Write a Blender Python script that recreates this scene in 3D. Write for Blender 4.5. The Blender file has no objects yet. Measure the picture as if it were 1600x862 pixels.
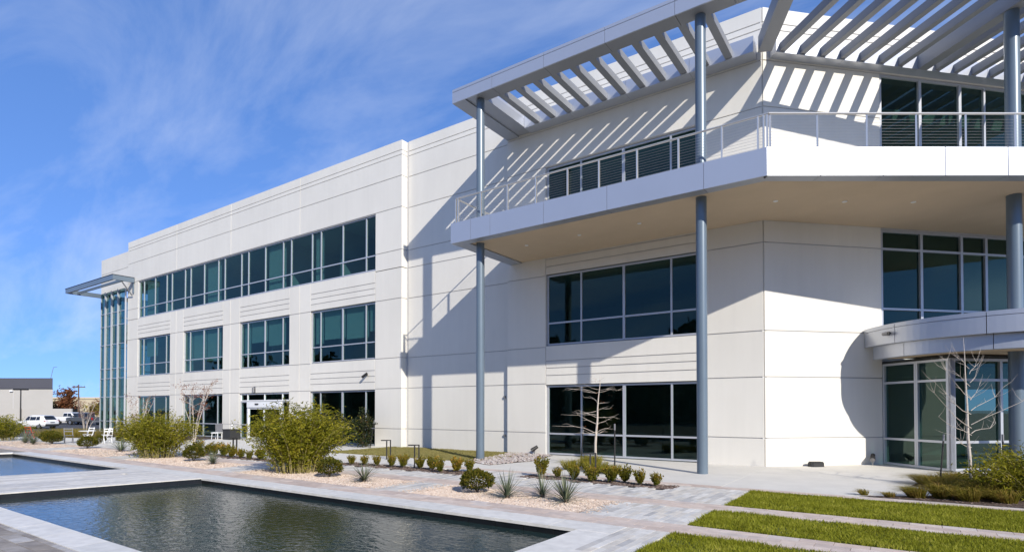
import bpy, math, random
import numpy as np
from mathutils import Vector, Matrix

scene = bpy.context.scene
R_ = math.radians
random.seed(7)
rng = np.random.default_rng(11)

# ------------------------------------------------------------------ camera, sky, sun, exposure
cam_d = bpy.data.cameras.new("camera")
cam_d.sensor_width = 36.0
cam_d.lens = 892.3 / 1600 * 36.0
cam_d.shift_y = (624.8 - 431.0) / 1600.0
cam_d.clip_start = 0.1
cam_d.clip_end = 3000
cam = bpy.data.objects.new("camera", cam_d)
scene.collection.objects.link(cam)
cam.location = (0, 0, 2.0)
cam.rotation_euler = (R_(90.88), 0, R_(34.734))
scene.camera = cam

SUN_EL = 28.8
SUN_VEC = Vector((7.0, -4.05, 4.45)).normalized()
world = bpy.data.worlds.new("World")
scene.world = world
world.use_nodes = True
wn, wl = world.node_tree.nodes, world.node_tree.links
wn.clear()
w_out = wn.new("ShaderNodeOutputWorld")
w_bg = wn.new("ShaderNodeBackground")
w_sky = wn.new("ShaderNodeTexSky")
w_sky.sky_type = 'NISHITA'
w_sky.sun_disc = False
w_sky.sun_elevation = R_(SUN_EL)
w_sky.sun_rotation = R_(120.0)
w_sky.altitude = 0
w_sky.air_density = 0.6
w_sky.dust_density = 0.0
w_sky.ozone_density = 6.0
w_bg.inputs[1].default_value = 0.115
# thin cirrus: noise on the sky seen as a high flat layer (direction / height)
tc = wn.new("ShaderNodeTexCoord")
sep = wn.new("ShaderNodeSeparateXYZ")
wl.new(tc.outputs["Generated"], sep.inputs[0])
zc = wn.new("ShaderNodeMath"); zc.operation = 'ADD'; zc.inputs[1].default_value = 0.30
wl.new(sep.outputs[2], zc.inputs[0])
zm = wn.new("ShaderNodeMath"); zm.operation = 'MAXIMUM'; zm.inputs[1].default_value = 0.05
wl.new(zc.outputs[0], zm.inputs[0])
dx = wn.new("ShaderNodeMath"); dx.operation = 'DIVIDE'
dy = wn.new("ShaderNodeMath"); dy.operation = 'DIVIDE'
wl.new(sep.outputs[0], dx.inputs[0]); wl.new(zm.outputs[0], dx.inputs[1])
wl.new(sep.outputs[1], dy.inputs[0]); wl.new(zm.outputs[0], dy.inputs[1])
cmb = wn.new("ShaderNodeCombineXYZ")
wl.new(dx.outputs[0], cmb.inputs[0]); wl.new(dy.outputs[0], cmb.inputs[1])
mp = wn.new("ShaderNodeMapping")
mp.inputs["Rotation"].default_value = (0, 0, R_(62))
mp.inputs["Scale"].default_value = (0.7, 1.9, 1.0)
mp.inputs["Location"].default_value = (1.3, 0.7, 0.0)
wl.new(cmb.outputs[0], mp.inputs[0])
nz = wn.new("ShaderNodeTexNoise")
nz.inputs["Scale"].default_value = 1.5
nz.inputs["Detail"].default_value = 9.0
nz.inputs["Roughness"].default_value = 0.60
nz.inputs["Distortion"].default_value = 0.5
wl.new(mp.outputs[0], nz.inputs["Vector"])
rp = wn.new("ShaderNodeValToRGB")
rp.color_ramp.elements[0].position = 0.43; rp.color_ramp.elements[0].color = (0, 0, 0, 1)
rp.color_ramp.elements[1].position = 0.78; rp.color_ramp.elements[1].color = (0.40, 0.40, 0.40, 1)
wl.new(nz.outputs[0], rp.inputs[0])
gam = wn.new("ShaderNodeGamma"); gam.inputs[1].default_value = 0.48
wl.new(w_sky.outputs[0], gam.inputs[0])
hsv = wn.new("ShaderNodeVectorMath"); hsv.operation = 'MULTIPLY'
hsv.inputs[1].default_value = (1.20, 1.86, 3.12)
wl.new(gam.outputs[0], hsv.inputs[0])
wmix = wn.new("ShaderNodeMixRGB")
wmix.inputs[2].default_value = (7.3, 7.7, 8.4, 1)
wl.new(rp.outputs[0], wmix.inputs[0]); wl.new(hsv.outputs[0], wmix.inputs[1])
wl.new(wmix.outputs[0], w_bg.inputs[0])
wl.new(w_bg.outputs[0], w_out.inputs[0])

sun_d = bpy.data.lights.new("sun", 'SUN')
sun_d.energy = 4.35
sun_d.angle = R_(0.5)
sun_d.color = (1.0, 0.94, 0.84)
sun = bpy.data.objects.new("sun", sun_d)
scene.collection.objects.link(sun)
sun.rotation_euler = SUN_VEC.to_track_quat('Z', 'Y').to_euler()

scene.view_settings.view_transform = 'Standard'
scene.view_settings.look = 'None'
scene.view_settings.exposure = 0.27
scene.view_settings.gamma = 1.0
scene.view_settings.use_curve_mapping = False
scene.render.engine = 'CYCLES'
scene.render.resolution_x = 1024
scene.render.resolution_y = 551
scene.cycles.max_bounces = 8
scene.cycles.transparent_max_bounces = 12

# ------------------------------------------------------------------ materials
MATS = {}


def new_mat(name):
    m = bpy.data.materials.new(name)
    m.use_nodes = True
    MATS[name] = m
    nt = m.node_tree
    return m, nt, nt.nodes["Principled BSDF"]


def mat(name, col, rough=0.6, metal=0.0, var=0.10, scale=3.0, bump=0.0, bscale=40.0, spec=0.5, hue2=None,
        detail=5.0, stretch=(1, 1, 1)):
    """principled material with a noise-driven colour variation (real blotches / grain) and fine bump"""
    m, nt, b = new_mat(name)
    N, L = nt.nodes, nt.links
    b.inputs["Roughness"].default_value = rough
    b.inputs["Metallic"].default_value = metal
    b.inputs["Specular IOR Level"].default_value = spec
    t = N.new("ShaderNodeTexCoord")
    g = N.new("ShaderNodeNewGeometry")
    mpn = N.new("ShaderNodeMapping"); mpn.inputs["Scale"].default_value = stretch
    L.new(g.outputs["Position"], mpn.inputs[0])
    n = N.new("ShaderNodeTexNoise")
    n.inputs["Scale"].default_value = scale
    n.inputs["Detail"].default_value = detail
    n.inputs["Roughness"].default_value = 0.6
    L.new(mpn.outputs[0], n.inputs["Vector"])
    r = N.new("ShaderNodeValToRGB")
    c2 = hue2 if hue2 else tuple(min(1, c * (1 + var)) for c in col)
    c1 = col if hue2 else tuple(c * (1 - var) for c in col)
    r.color_ramp.elements[0].position = 0.3
    r.color_ramp.elements[1].position = 0.7
    r.color_ramp.elements[0].color = (*c1, 1)
    r.color_ramp.elements[1].color = (*c2, 1)
    L.new(n.outputs[0], r.inputs[0])
    L.new(r.outputs[0], b.inputs["Base Color"])
    if bump > 0:
        n2 = N.new("ShaderNodeTexNoise")
        n2.inputs["Scale"].default_value = bscale
        n2.inputs["Detail"].default_value = 6.0
        L.new(g.outputs["Position"], n2.inputs["Vector"])
        bp = N.new("ShaderNodeBump")
        bp.inputs["Strength"].default_value = bump
        bp.inputs["Distance"].default_value = 0.02
        L.new(n2.outputs[0], bp.inputs["Height"])
        L.new(bp.outputs[0], b.inputs["Normal"])
    return m


def piece_mat(name, cols, rough=0.75, bump=0.15, bscale=60, grain=0.12):
    """per-object random tint among the colours of a batch of pavers, plus grain"""
    m, nt, b = new_mat(name)
    N, L = nt.nodes, nt.links
    b.inputs["Roughness"].default_value = rough
    b.inputs["Specular IOR Level"].default_value = 0.3
    oi = N.new("ShaderNodeObjectInfo")
    at = N.new("ShaderNodeAttribute"); at.attribute_name = "tint"
    add = N.new("ShaderNodeMath"); add.operation = 'ADD'
    L.new(oi.outputs["Random"], add.inputs[0]); L.new(at.outputs["Fac"], add.inputs[1])
    fr = N.new("ShaderNodeMath"); fr.operation = 'FRACT'
    L.new(add.outputs[0], fr.inputs[0])
    r = N.new("ShaderNodeValToRGB")
    r.color_ramp.interpolation = 'LINEAR'
    els = r.color_ramp.elements
    while len(els) < len(cols):
        els.new(0.5)
    for i, c in enumerate(cols):
        els[i].position = i / (len(cols) - 1)
        els[i].color = (*c, 1)
    L.new(fr.outputs[0], r.inputs[0])
    g = N.new("ShaderNodeNewGeometry")
    n = N.new("ShaderNodeTexNoise"); n.inputs["Scale"].default_value = 5.0; n.inputs["Detail"].default_value = 8
    L.new(g.outputs["Position"], n.inputs["Vector"])
    mr = N.new("ShaderNodeMapRange")
    mr.inputs[1].default_value = 0.3; mr.inputs[2].default_value = 0.7
    mr.inputs[3].default_value = 1 - grain; mr.inputs[4].default_value = 1 + grain
    L.new(n.outputs[0], mr.inputs[0])
    mx = N.new("ShaderNodeVectorMath"); mx.operation = 'SCALE'
    L.new(r.outputs[0], mx.inputs[0]); L.new(mr.outputs[0], mx.inputs["Scale"])
    L.new(mx.outputs[0], b.inputs["Base Color"])
    n2 = N.new("ShaderNodeTexNoise"); n2.inputs["Scale"].default_value = bscale; n2.inputs["Detail"].default_value = 5
    L.new(g.outputs["Position"], n2.inputs["Vector"])
    bp = N.new("ShaderNodeBump"); bp.inputs["Strength"].default_value = bump; bp.inputs["Distance"].default_value = 0.01
    L.new(n2.outputs[0], bp.inputs["Height"]); L.new(bp.outputs[0], b.inputs["Normal"])
    return m


def leaf_mat(name, cols, scale=6.0, trans=0.3, rough=0.5):
    m, nt, b = new_mat(name)
    N, L = nt.nodes, nt.links
    at = N.new("ShaderNodeAttribute"); at.attribute_name = "tint"
    g = N.new("ShaderNodeNewGeometry")
    n = N.new("ShaderNodeTexNoise"); n.inputs["Scale"].default_value = scale; n.inputs["Detail"].default_value = 2
    L.new(g.outputs["Position"], n.inputs["Vector"])
    mm = N.new("ShaderNodeMath"); mm.operation = 'MULTIPLY_ADD'
    mm.inputs[1].default_value = 0.55
    L.new(at.outputs["Fac"], mm.inputs[0])
    sc = N.new("ShaderNodeMath"); sc.operation = 'MULTIPLY_ADD'; sc.inputs[1].default_value = 0.9; sc.inputs[2].default_value = -0.22
    L.new(n.outputs[0], sc.inputs[0]); L.new(sc.outputs[0], mm.inputs[2])
    r = N.new("ShaderNodeValToRGB")
    els = r.color_ramp.elements
    while len(els) < len(cols):
        els.new(0.5)
    for i, c in enumerate(cols):
        els[i].position = 0.05 + 0.9 * i / (len(cols) - 1)
        els[i].color = (*c, 1)
    L.new(mm.outputs[0], r.inputs[0])
    L.new(r.outputs[0], b.inputs["Base Color"])
    b.inputs["Roughness"].default_value = rough
    b.inputs["Specular IOR Level"].default_value = 0.12
    tr = N.new("ShaderNodeBsdfTranslucent")
    L.new(r.outputs[0], tr.inputs[0])
    ms = N.new("ShaderNodeMixShader"); ms.inputs[0].default_value = trans
    out = N["Material Output"]
    L.new(b.outputs[0], ms.inputs[1]); L.new(tr.outputs[0], ms.inputs[2])
    L.new(ms.outputs[0], out.inputs[0])
    return m


def glass_mat(name, tint, ior=1.9, wav=0.0):
    m = bpy.data.materials.new(name); m.use_nodes = True
    MATS[name] = m
    N, L = m.node_tree.nodes, m.node_tree.links
    N.remove(N["Principled BSDF"])
    out = N["Material Output"]
    tr = N.new("ShaderNodeBsdfTransparent"); tr.inputs[0].default_value = (*tint, 1)
    gl = N.new("ShaderNodeBsdfGlossy"); gl.inputs["Roughness"].default_value = 0.0
    gl.inputs[0].default_value = (0.52, 0.74, 0.66, 1)
    fr = N.new("ShaderNodeFresnel"); fr.inputs[0].default_value = ior
    ms = N.new("ShaderNodeMixShader")
    g0 = N.new("ShaderNodeNewGeometry")            # the exit face of the pane does not mirror a second time
    fb = N.new("ShaderNodeMath"); fb.operation = 'SUBTRACT'; fb.inputs[0].default_value = 1.0
    L.new(g0.outputs["Backfacing"], fb.inputs[1])
    fm = N.new("ShaderNodeMath"); fm.operation = 'MULTIPLY'
    L.new(fr.outputs[0], fm.inputs[0]); L.new(fb.outputs[0], fm.inputs[1])
    L.new(fm.outputs[0], ms.inputs[0]); L.new(tr.outputs[0], ms.inputs[1]); L.new(gl.outputs[0], ms.inputs[2])
    L.new(ms.outputs[0], out.inputs[0])
    g = N.new("ShaderNodeNewGeometry")
    n = N.new("ShaderNodeTexNoise"); n.inputs["Scale"].default_value = 0.7
    L.new(g.outputs["Position"], n.inputs["Vector"])
    bp = N.new("ShaderNodeBump"); bp.inputs["Strength"].default_value = 0.02; bp.inputs["Distance"].default_value = 0.1
    L.new(n.outputs[0], bp.inputs["Height"]); L.new(bp.outputs[0], gl.inputs["Normal"])
    return m


mat("painted_concrete", (0.735, 0.708, 0.645), 0.75, var=0.035, scale=0.5, bump=0.05, bscale=60, spec=0.25, stretch=(1, 1, 0.5))
_m = MATS["painted_concrete"]; _N, _L = _m.node_tree.nodes, _m.node_tree.links
_b = _N["Principled BSDF"]; _src = _b.inputs["Base Color"].links[0].from_socket
_g = _N.new("ShaderNodeNewGeometry"); _mp = _N.new("ShaderNodeMapping"); _mp.inputs["Scale"].default_value = (3.5, 3.5, 0.22)
_L.new(_g.outputs["Position"], _mp.inputs[0])
_n = _N.new("ShaderNodeTexNoise"); _n.inputs["Scale"].default_value = 1.0; _n.inputs["Detail"].default_value = 6; _L.new(_mp.outputs[0], _n.inputs["Vector"])
_r1 = _N.new("ShaderNodeMapRange"); _r1.inputs[1].default_value = 0.35; _r1.inputs[2].default_value = 0.7; _r1.inputs[3].default_value = 1.008; _r1.inputs[4].default_value = 0.975
_L.new(_n.outputs[0], _r1.inputs[0])
_oi = _N.new("ShaderNodeObjectInfo"); _r2 = _N.new("ShaderNodeMapRange"); _r2.inputs[3].default_value = 0.98; _r2.inputs[4].default_value = 1.015
_L.new(_oi.outputs["Random"], _r2.inputs[0])
_mu = _N.new("ShaderNodeMath"); _mu.operation = 'MULTIPLY'; _L.new(_r1.outputs[0], _mu.inputs[0]); _L.new(_r2.outputs[0], _mu.inputs[1])
_vs = _N.new("ShaderNodeVectorMath"); _vs.operation = 'SCALE'; _L.new(_src, _vs.inputs[0]); _L.new(_mu.outputs[0], _vs.inputs["Scale"])
_L.new(_vs.outputs[0], _b.inputs["Base Color"])
mat("slat_metal", (0.27, 0.28, 0.30), 0.5, metal=0.3, var=0.03, scale=0.8)
mat("groove_concrete", (0.55, 0.54, 0.53), 0.85, var=0.05, spec=0.2)
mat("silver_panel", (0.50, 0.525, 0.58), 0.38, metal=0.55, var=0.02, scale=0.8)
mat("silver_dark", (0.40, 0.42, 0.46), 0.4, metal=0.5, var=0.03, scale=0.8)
mat("soffit_stucco", (0.55, 0.44, 0.315), 0.9, var=0.04, scale=1.0, bump=0.08, bscale=120, spec=0.15)
mat("column_paint", (0.145, 0.19, 0.235), 0.32, metal=0.15, var=0.03, scale=1.5)
mat("aluminium", (0.50, 0.52, 0.56), 0.4, metal=0.35, var=0.02)
mat("white_frame", (0.78, 0.79, 0.80), 0.4, var=0.02)
mat("stainless", (0.72, 0.69, 0.64), 0.3, metal=0.7, var=0.02)
mat("cable_steel", (0.55, 0.55, 0.55), 0.35, metal=0.8, var=0.02)
mat("interior_wall", (0.50, 0.53, 0.52), 0.9, var=0.05)
mat("interior_dark", (0.10, 0.11, 0.11), 0.9, var=0.1)
mat("interior_floor", (0.20, 0.20, 0.20), 0.7, var=0.1)
mat("blind_fabric", (0.62, 0.66, 0.64), 0.9, var=0.03)
glass_mat("tinted_glass", (0.48, 0.62, 0.62), 1.62)
glass_mat("lobby_glass", (0.42, 0.52, 0.49), 1.7)
mat("roofing", (0.55, 0.55, 0.54), 0.9)
mat("black_metal", (0.022, 0.021, 0.021), 0.5, var=0.1, spec=0.4)
mat("grey_metal", (0.22, 0.22, 0.23), 0.45, metal=0.4)
mat("white_paint", (0.80, 0.80, 0.79), 0.35, var=0.02)
mat("red_paint", (0.55, 0.035, 0.02), 0.4, var=0.05)
mat("concrete_walk", (0.635, 0.61, 0.555), 0.85, var=0.06, scale=1.2, bump=0.08, bscale=70, spec=0.25)
mat("ground_soil", (0.20, 0.17, 0.135), 0.95, var=0.2, scale=1.0, spec=0.1)
mat("asphalt", (0.075, 0.075, 0.078), 0.9, var=0.15, scale=2.0, bump=0.2, spec=0.2)
mat("joint_sand", (0.28, 0.26, 0.235), 0.95, var=0.1, scale=6, spec=0.1)
mat("pool_tile", (0.010, 0.011, 0.012), 0.35, var=0.25, scale=5)
mat("gravel_bed", (0.56, 0.47, 0.38), 0.95, var=0.18, scale=30, bump=0.6, bscale=50, spec=0.1)
piece_mat("gravel_stone", [(0.44, 0.32, 0.24), (0.62, 0.51, 0.41), (0.55, 0.42, 0.33), (0.68, 0.60, 0.51)], 0.9, 0.1)
piece_mat("river_rock", [(0.24, 0.20, 0.18), (0.42, 0.38, 0.36), (0.32, 0.25, 0.22), (0.52, 0.50, 0.48)], 0.8, 0.1)
mat("mulch", (0.115, 0.085, 0.07), 0.95, var=0.4, scale=30, bump=0.8, bscale=45, spec=0.1)
piece_mat("mulch_chip", [(0.08, 0.055, 0.045), (0.17, 0.12, 0.095), (0.24, 0.19, 0.16)], 0.95, 0.2)
piece_mat("paver_grey", [(0.40, 0.39, 0.375), (0.66, 0.635, 0.585), (0.50, 0.47, 0.42), (0.66, 0.61, 0.53), (0.42, 0.41, 0.395), (0.70, 0.675, 0.625), (0.56, 0.54, 0.505)])
piece_mat("paver_pink", [(0.57, 0.455, 0.375), (0.63, 0.53, 0.455), (0.50, 0.40, 0.34), (0.60, 0.53, 0.475)])
piece_mat("paver_tan", [(0.22, 0.19, 0.165), (0.34, 0.31, 0.28), (0.27, 0.235, 0.20), (0.44, 0.42, 0.40)], grain=0.2)
piece_mat("coping_stone", [(0.62, 0.605, 0.565), (0.70, 0.675, 0.625), (0.66, 0.64, 0.595), (0.58, 0.565, 0.535)], 0.6, 0.1, grain=0.10)
piece_mat("deck_plank", [(0.55, 0.525, 0.485), (0.66, 0.635, 0.59), (0.60, 0.565, 0.51), (0.50, 0.485, 0.46)], 0.7, 0.1, grain=0.12)
mat("lawn_soil", (0.10, 0.115, 0.035), 0.95, var=0.3, scale=4)
leaf_mat("lawn_grass", [(0.15, 0.13, 0.014), (0.21, 0.225, 0.016), (0.31, 0.32, 0.028), (0.50, 0.45, 0.09)], 1.6, 0.3)
leaf_mat("dry_lawn_grass", [(0.16, 0.15, 0.05), (0.26, 0.23, 0.08), (0.34, 0.29, 0.12), (0.22, 0.24, 0.06)], 1.2, 0.3)
leaf_mat("bamboo_leaf", [(0.035, 0.048, 0.005), (0.12, 0.13, 0.009), (0.31, 0.275, 0.022), (0.60, 0.50, 0.08)], 2.2, 0.32)
leaf_mat("boxwood_leaf", [(0.014, 0.024, 0.004), (0.055, 0.065, 0.007), (0.125, 0.115, 0.014), (0.21, 0.14, 0.03)], 7, 0.2)
leaf_mat("dwarf_leaf", [(0.03, 0.05, 0.007), (0.10, 0.11, 0.012), (0.25, 0.19, 0.025), (0.55, 0.22, 0.05)], 2.5, 0.25)
leaf_mat("yucca_leaf", [(0.06, 0.085, 0.05), (0.13, 0.16, 0.10), (0.28, 0.28, 0.18)], 8, 0.1)
leaf_mat("magnolia_leaf", [(0.006, 0.013, 0.006), (0.02, 0.033, 0.012), (0.045, 0.05, 0.018), (0.11, 0.065, 0.03)], 5, 0.08, 0.3)
leaf_mat("sedge_leaf", [(0.07, 0.075, 0.010), (0.19, 0.175, 0.022), (0.33, 0.25, 0.055), (0.30, 0.15, 0.06)], 3, 0.3)
leaf_mat("sedge_green", [(0.09, 0.095, 0.010), (0.21, 0.20, 0.02), (0.34, 0.29, 0.04), (0.40, 0.27, 0.07)], 3, 0.3)
leaf_mat("red_leaf", [(0.09, 0.02, 0.015), (0.20, 0.05, 0.035), (0.26, 0.10, 0.04), (0.15, 0.13, 0.04)], 5, 0.3)
leaf_mat("far_leaf", [(0.018, 0.028, 0.010), (0.04, 0.05, 0.016), (0.07, 0.07, 0.02)], 0.7, 0.15)
leaf_mat("rust_leaf", [(0.06, 0.03, 0.012), (0.15, 0.055, 0.025), (0.19, 0.085, 0.03)], 0.9, 0.2)
mat("bark_pale", (0.50, 0.44, 0.38), 0.85, var=0.25, scale=25, bump=0.3, bscale=60)
mat("bark_brown", (0.13, 0.10, 0.075), 0.9, var=0.3, scale=20, bump=0.3)
mat("cane", (0.30, 0.25, 0.10), 0.6, var=0.3, scale=15)
mat("car_white", (0.78, 0.78, 0.78), 0.22, var=0.01, spec=0.6)
mat("car_grey", (0.12, 0.125, 0.13), 0.25, metal=0.4, var=0.02)
mat("car_glass", (0.012, 0.014, 0.016), 0.06, var=0.05, spec=0.8)
mat("rubber", (0.02, 0.02, 0.02), 0.8)
mat("rim_alloy", (0.35, 0.35, 0.36), 0.35, metal=0.7)
mat("tail_red", (0.42, 0.015, 0.012), 0.25)
mat("trim_black", (0.025, 0.025, 0.026), 0.6)
mat("warehouse_wall", (0.46, 0.44, 0.405), 0.85, var=0.03, scale=0.3)
mat("warehouse_band", (0.085, 0.085, 0.10), 0.6, var=0.04, scale=0.3)
mat("cream_wall", (0.55, 0.48, 0.35), 0.85, var=0.04, scale=0.2)
mat("wood_pole", (0.12, 0.085, 0.06), 0.9, var=0.2)

# water
m, nt, b = new_mat("pool_water")
b.inputs["Base Color"].default_value = (0.016, 0.030, 0.027, 1)
b.inputs["Roughness"].default_value = 0.05
b.inputs["IOR"].default_value = 1.36
b.inputs["Specular IOR Level"].default_value = 0.45
g = nt.nodes.new("ShaderNodeNewGeometry")
mpn = nt.nodes.new("ShaderNodeMapping"); mpn.inputs["Scale"].default_value = (1.0, 1.6, 1.0); mpn.inputs["Rotation"].default_value = (0, 0, 0.5)
nt.links.new(g.outputs["Position"], mpn.inputs[0])
n1 = nt.nodes.new("ShaderNodeTexNoise"); n1.inputs["Scale"].default_value = 5.5; n1.inputs["Detail"].default_value = 3.5
n1.inputs["Distortion"].default_value = 0.6
nt.links.new(mpn.outputs[0], n1.inputs["Vector"])
bp = nt.nodes.new("ShaderNodeBump"); bp.inputs["Strength"].default_value = 0.22; bp.inputs["Distance"].default_value = 0.05
nt.links.new(n1.outputs[0], bp.inputs["Height"])
nt.links.new(bp.outputs[0], b.inputs["Normal"])

# ------------------------------------------------------------------ helpers
COL = scene.collection
_cubes = {}


def tag(o, label=None, cat=None, group=None, kind=None):
    if label: o["label"] = label
    if cat: o["category"] = cat
    if group: o["group"] = group
    if kind: o["kind"] = kind
    return o


def empty(name, loc=(0, 0, 0), rz=0.0, parent=None):
    o = bpy.data.objects.new(name, None)
    o.empty_display_size = 0.3
    COL.objects.link(o)
    o.location = loc
    o.rotation_euler = (0, 0, rz)
    if parent: o.parent = parent
    return o


def link(name, me, parent=None, loc=None, rz=0.0):
    o = bpy.data.objects.new(name, me)
    COL.objects.link(o)
    if parent: o.parent = parent
    if loc is not None: o.location = loc
    if rz: o.rotation_euler = (0, 0, rz)
    return o


def cube_mesh(matname, bev=0.0):
    key = (matname, bev)
    if key not in _cubes:
        me = bpy.data.meshes.new("block_" + matname)
        v = [(x, y, z) for x in (-.5, .5) for y in (-.5, .5) for z in (-.5, .5)]
        f = [(0, 1, 3, 2), (4, 6, 7, 5), (0, 4, 5, 1), (2, 3, 7, 6), (0, 2, 6, 4), (1, 5, 7, 3)]
        me.from_pydata(v, [], f)
        me.materials.append(MATS[matname])
        _cubes[key] = me
    return _cubes[key]


class Frame:
    """facade frame: u along the wall, v into the building, z up"""
    def __init__(self, ox, oy, deg=0.0):
        self.o = (ox, oy); self.a = R_(deg)
        self.c, self.s = math.cos(self.a), math.sin(self.a)

    def p(self, u, v, z):
        return (self.o[0] + u * self.c - v * self.s, self.o[1] + u * self.s + v * self.c, z)


W0 = Frame(0, 0)
FL = Frame(0, 21.20)
FR = Frame(0, 21.55)
F2 = Frame(0, 21.58)
F3 = Frame(0, 21.38)
FC = Frame(-4.1, 21.38, 45)


def block(name, matname, parent, fr, u0, v0, z0, u1, v1, z1):
    o = bpy.data.objects.new(name, cube_mesh(matname))
    COL.objects.link(o)
    o.location = fr.p((u0 + u1) / 2, (v0 + v1) / 2, (z0 + z1) / 2)
    o.scale = (abs(u1 - u0), abs(v1 - v0), abs(z1 - z0))
    o.rotation_euler = (0, 0, fr.a)
    if parent: o.parent = parent
    return o


class MB:
    """collects shapes and links them as one mesh object"""
    def __init__(self):
        self.v = []; self.f = []; self.t = []

    def box(self, fr, u0, v0, z0, u1, v1, z1, tint=None):
        n = len(self.v)
        for u in (u0, u1):
            for v in (v0, v1):
                for z in (z0, z1):
                    self.v.append(fr.p(u, v, z))
        self.f += [tuple(n + i for i in q) for q in ((0, 1, 3, 2), (4, 6, 7, 5), (0, 4, 5, 1), (2, 3, 7, 6), (0, 2, 6, 4), (1, 5, 7, 3))]
        if tint is not None: self.t += [tint] * 6
        return self

    def poly(self, pts):
        n = len(self.v)
        self.v += [tuple(p) for p in pts]
        self.f.append(tuple(range(n, n + len(pts))))
        return self

    def prism(self, pts2, z0, z1):
        n = len(self.v); k = len(pts2)
        self.v += [(x, y, z0) for x, y in pts2] + [(x, y, z1) for x, y in pts2]
        self.f.append(tuple(range(n + k - 1, n - 1, -1)))
        self.f.append(tuple(range(n + k, n + 2 * k)))
        for i in range(k):
            j = (i + 1) % k
            self.f.append((n + i, n + j, n + k + j, n + k + i))
        return self

    def tube(self, pts, rad, sides=8, cap=True):
        pts = [Vector(p) for p in pts]
        if not hasattr(rad, '__len__'): rad = [rad] * len(pts)
        n0 = len(self.v)
        prev = None
        for i, p in enumerate(pts):
            d = (pts[min(i + 1, len(pts) - 1)] - pts[max(i - 1, 0)])
            d = d.normalized() if d.length > 1e-9 else Vector((0, 0, 1))
            a = Vector((0, 0, 1)) if abs(d.z) < 0.9 else Vector((1, 0, 0))
            x = d.cross(a).normalized() if prev is None else (prev - d * prev.dot(d)).normalized()
            prev = x
            y = d.cross(x)
            for k in range(sides):
                an = 2 * math.pi * k / sides
                q = p + (x * math.cos(an) + y * math.sin(an)) * rad[i]
                self.v.append(tuple(q))
        for i in range(len(pts) - 1):
            for k in range(sides):
                a = n0 + i * sides + k; b2 = n0 + i * sides + (k + 1) % sides
                self.f.append((a, b2, b2 + sides, a + sides))
        if cap:
            self.f.append(tuple(n0 + k for k in range(sides - 1, -1, -1)))
            e = n0 + (len(pts) - 1) * sides
            self.f.append(tuple(e + k for k in range(sides)))
        return self

    def build(self, name, matname, parent=None, loc=None, rz=0.0, smooth=False):
        me = bpy.data.meshes.new(name)
        me.from_pydata(self.v, [], self.f)
        me.materials.append(MATS[matname])
        if self.t and len(self.t) == len(self.f):
            a = me.attributes.new("tint", 'FLOAT', 'FACE')
            a.data.foreach_set("value", np.array(self.t, dtype=np.float32))
        if smooth:
            me.polygons.foreach_set("use_smooth", [True] * len(me.polygons))
        me.update()
        return link(name, me, parent, loc, rz)


def fast_mesh(name, V, nper, matname, tint=None):
    """V: (n*nper,3) vertices, every nper consecutive ones one face"""
    n = len(V) // nper
    me = bpy.data.meshes.new(name)
    me.vertices.add(len(V)); me.vertices.foreach_set("co", np.asarray(V, np.float32).ravel())
    me.loops.add(len(V)); me.loops.foreach_set("vertex_index", np.arange(len(V), dtype=np.int32))
    me.polygons.add(n); me.polygons.foreach_set("loop_start", np.arange(n, dtype=np.int32) * nper)
    me.materials.append(MATS[matname])
    if tint is not None:
        a = me.attributes.new("tint", 'FLOAT', 'FACE')
        a.data.foreach_set("value", np.asarray(tint, np.float32))
    me.update(calc_edges=True)
    return me


def unit(a):
    return a / (np.linalg.norm(a, axis=1, keepdims=True) + 1e-9)


def leaf_faces(P, D, L, W):
    """diamond leaves at P pointing along D"""
    n = len(P)
    D = unit(D)
    S = unit(np.cross(D, rng.normal(size=(n, 3))))
    L = np.broadcast_to(np.asarray(L, float).reshape(-1, 1), (n, 1))
    W = np.broadcast_to(np.asarray(W, float).reshape(-1, 1), (n, 1))
    mid = P + D * L * 0.45
    V = np.empty((n, 4, 3))
    V[:, 0] = P; V[:, 1] = mid + S * W * 0.5; V[:, 2] = P + D * L; V[:, 3] = mid - S * W * 0.5
    return V.reshape(-1, 3)


ORD = ["leftmost", "second", "third", "fourth", "fifth", "sixth", "seventh", "eighth", "ninth", "tenth", "eleventh"]

# ================================================================== GROUND, POOLS, PAVING
def gz(x):
    """the site falls gently towards the car park"""
    return -0.05 if x > -45 else (-0.5 if x < -66 else -0.05 - 0.45 * (-45 - x) / 21.0)


def structure(o):
    o["kind"] = "structure"
    return o


P1 = [(-17.80, 3.62), (-4.53, 3.62), (-4.53, 8.50), (-16.80, 8.50)]      # pool outlines
P2 = [(-35.1, 3.62), (-22.75, 3.62), (-21.45, 8.50), (-33.70, 8.50)]
gm = MB()
xs = [-900, -66, -45, 300]
for (y0, y1) in ((-400, 3.62), (8.50, 900)):
    cuts = [-900, -66, -45, -35.1, -22.75, -17.8, -4.53, 300] if y1 < 10 else [-900, -66, -45, -33.70, -21.45, -16.80, -4.53, 300]
    for a, b_ in zip(cuts[:-1], cuts[1:]):
        gm.poly([(a, y0, gz(a)), (b_, y0, gz(b_)), (b_, y1, gz(b_)), (a, y1, gz(a))])
for (xa0, xa1, xb0, xb1) in ((-45, -45, -35.1, -33.70), (-22.75, -21.45, -17.80, -16.80), (-4.53, -4.53, 300, 300), (-66, -66, -45, -45), (-900, -900, -66, -66)):
    gm.poly([(xa0, 3.62, gz(xa0)), (xb0, 3.62, gz(xb0)), (xb1, 8.5, gz(xb1)), (xa1, 8.5, gz(xa1))])
structure(gm.build("ground", "ground_soil"))

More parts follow.
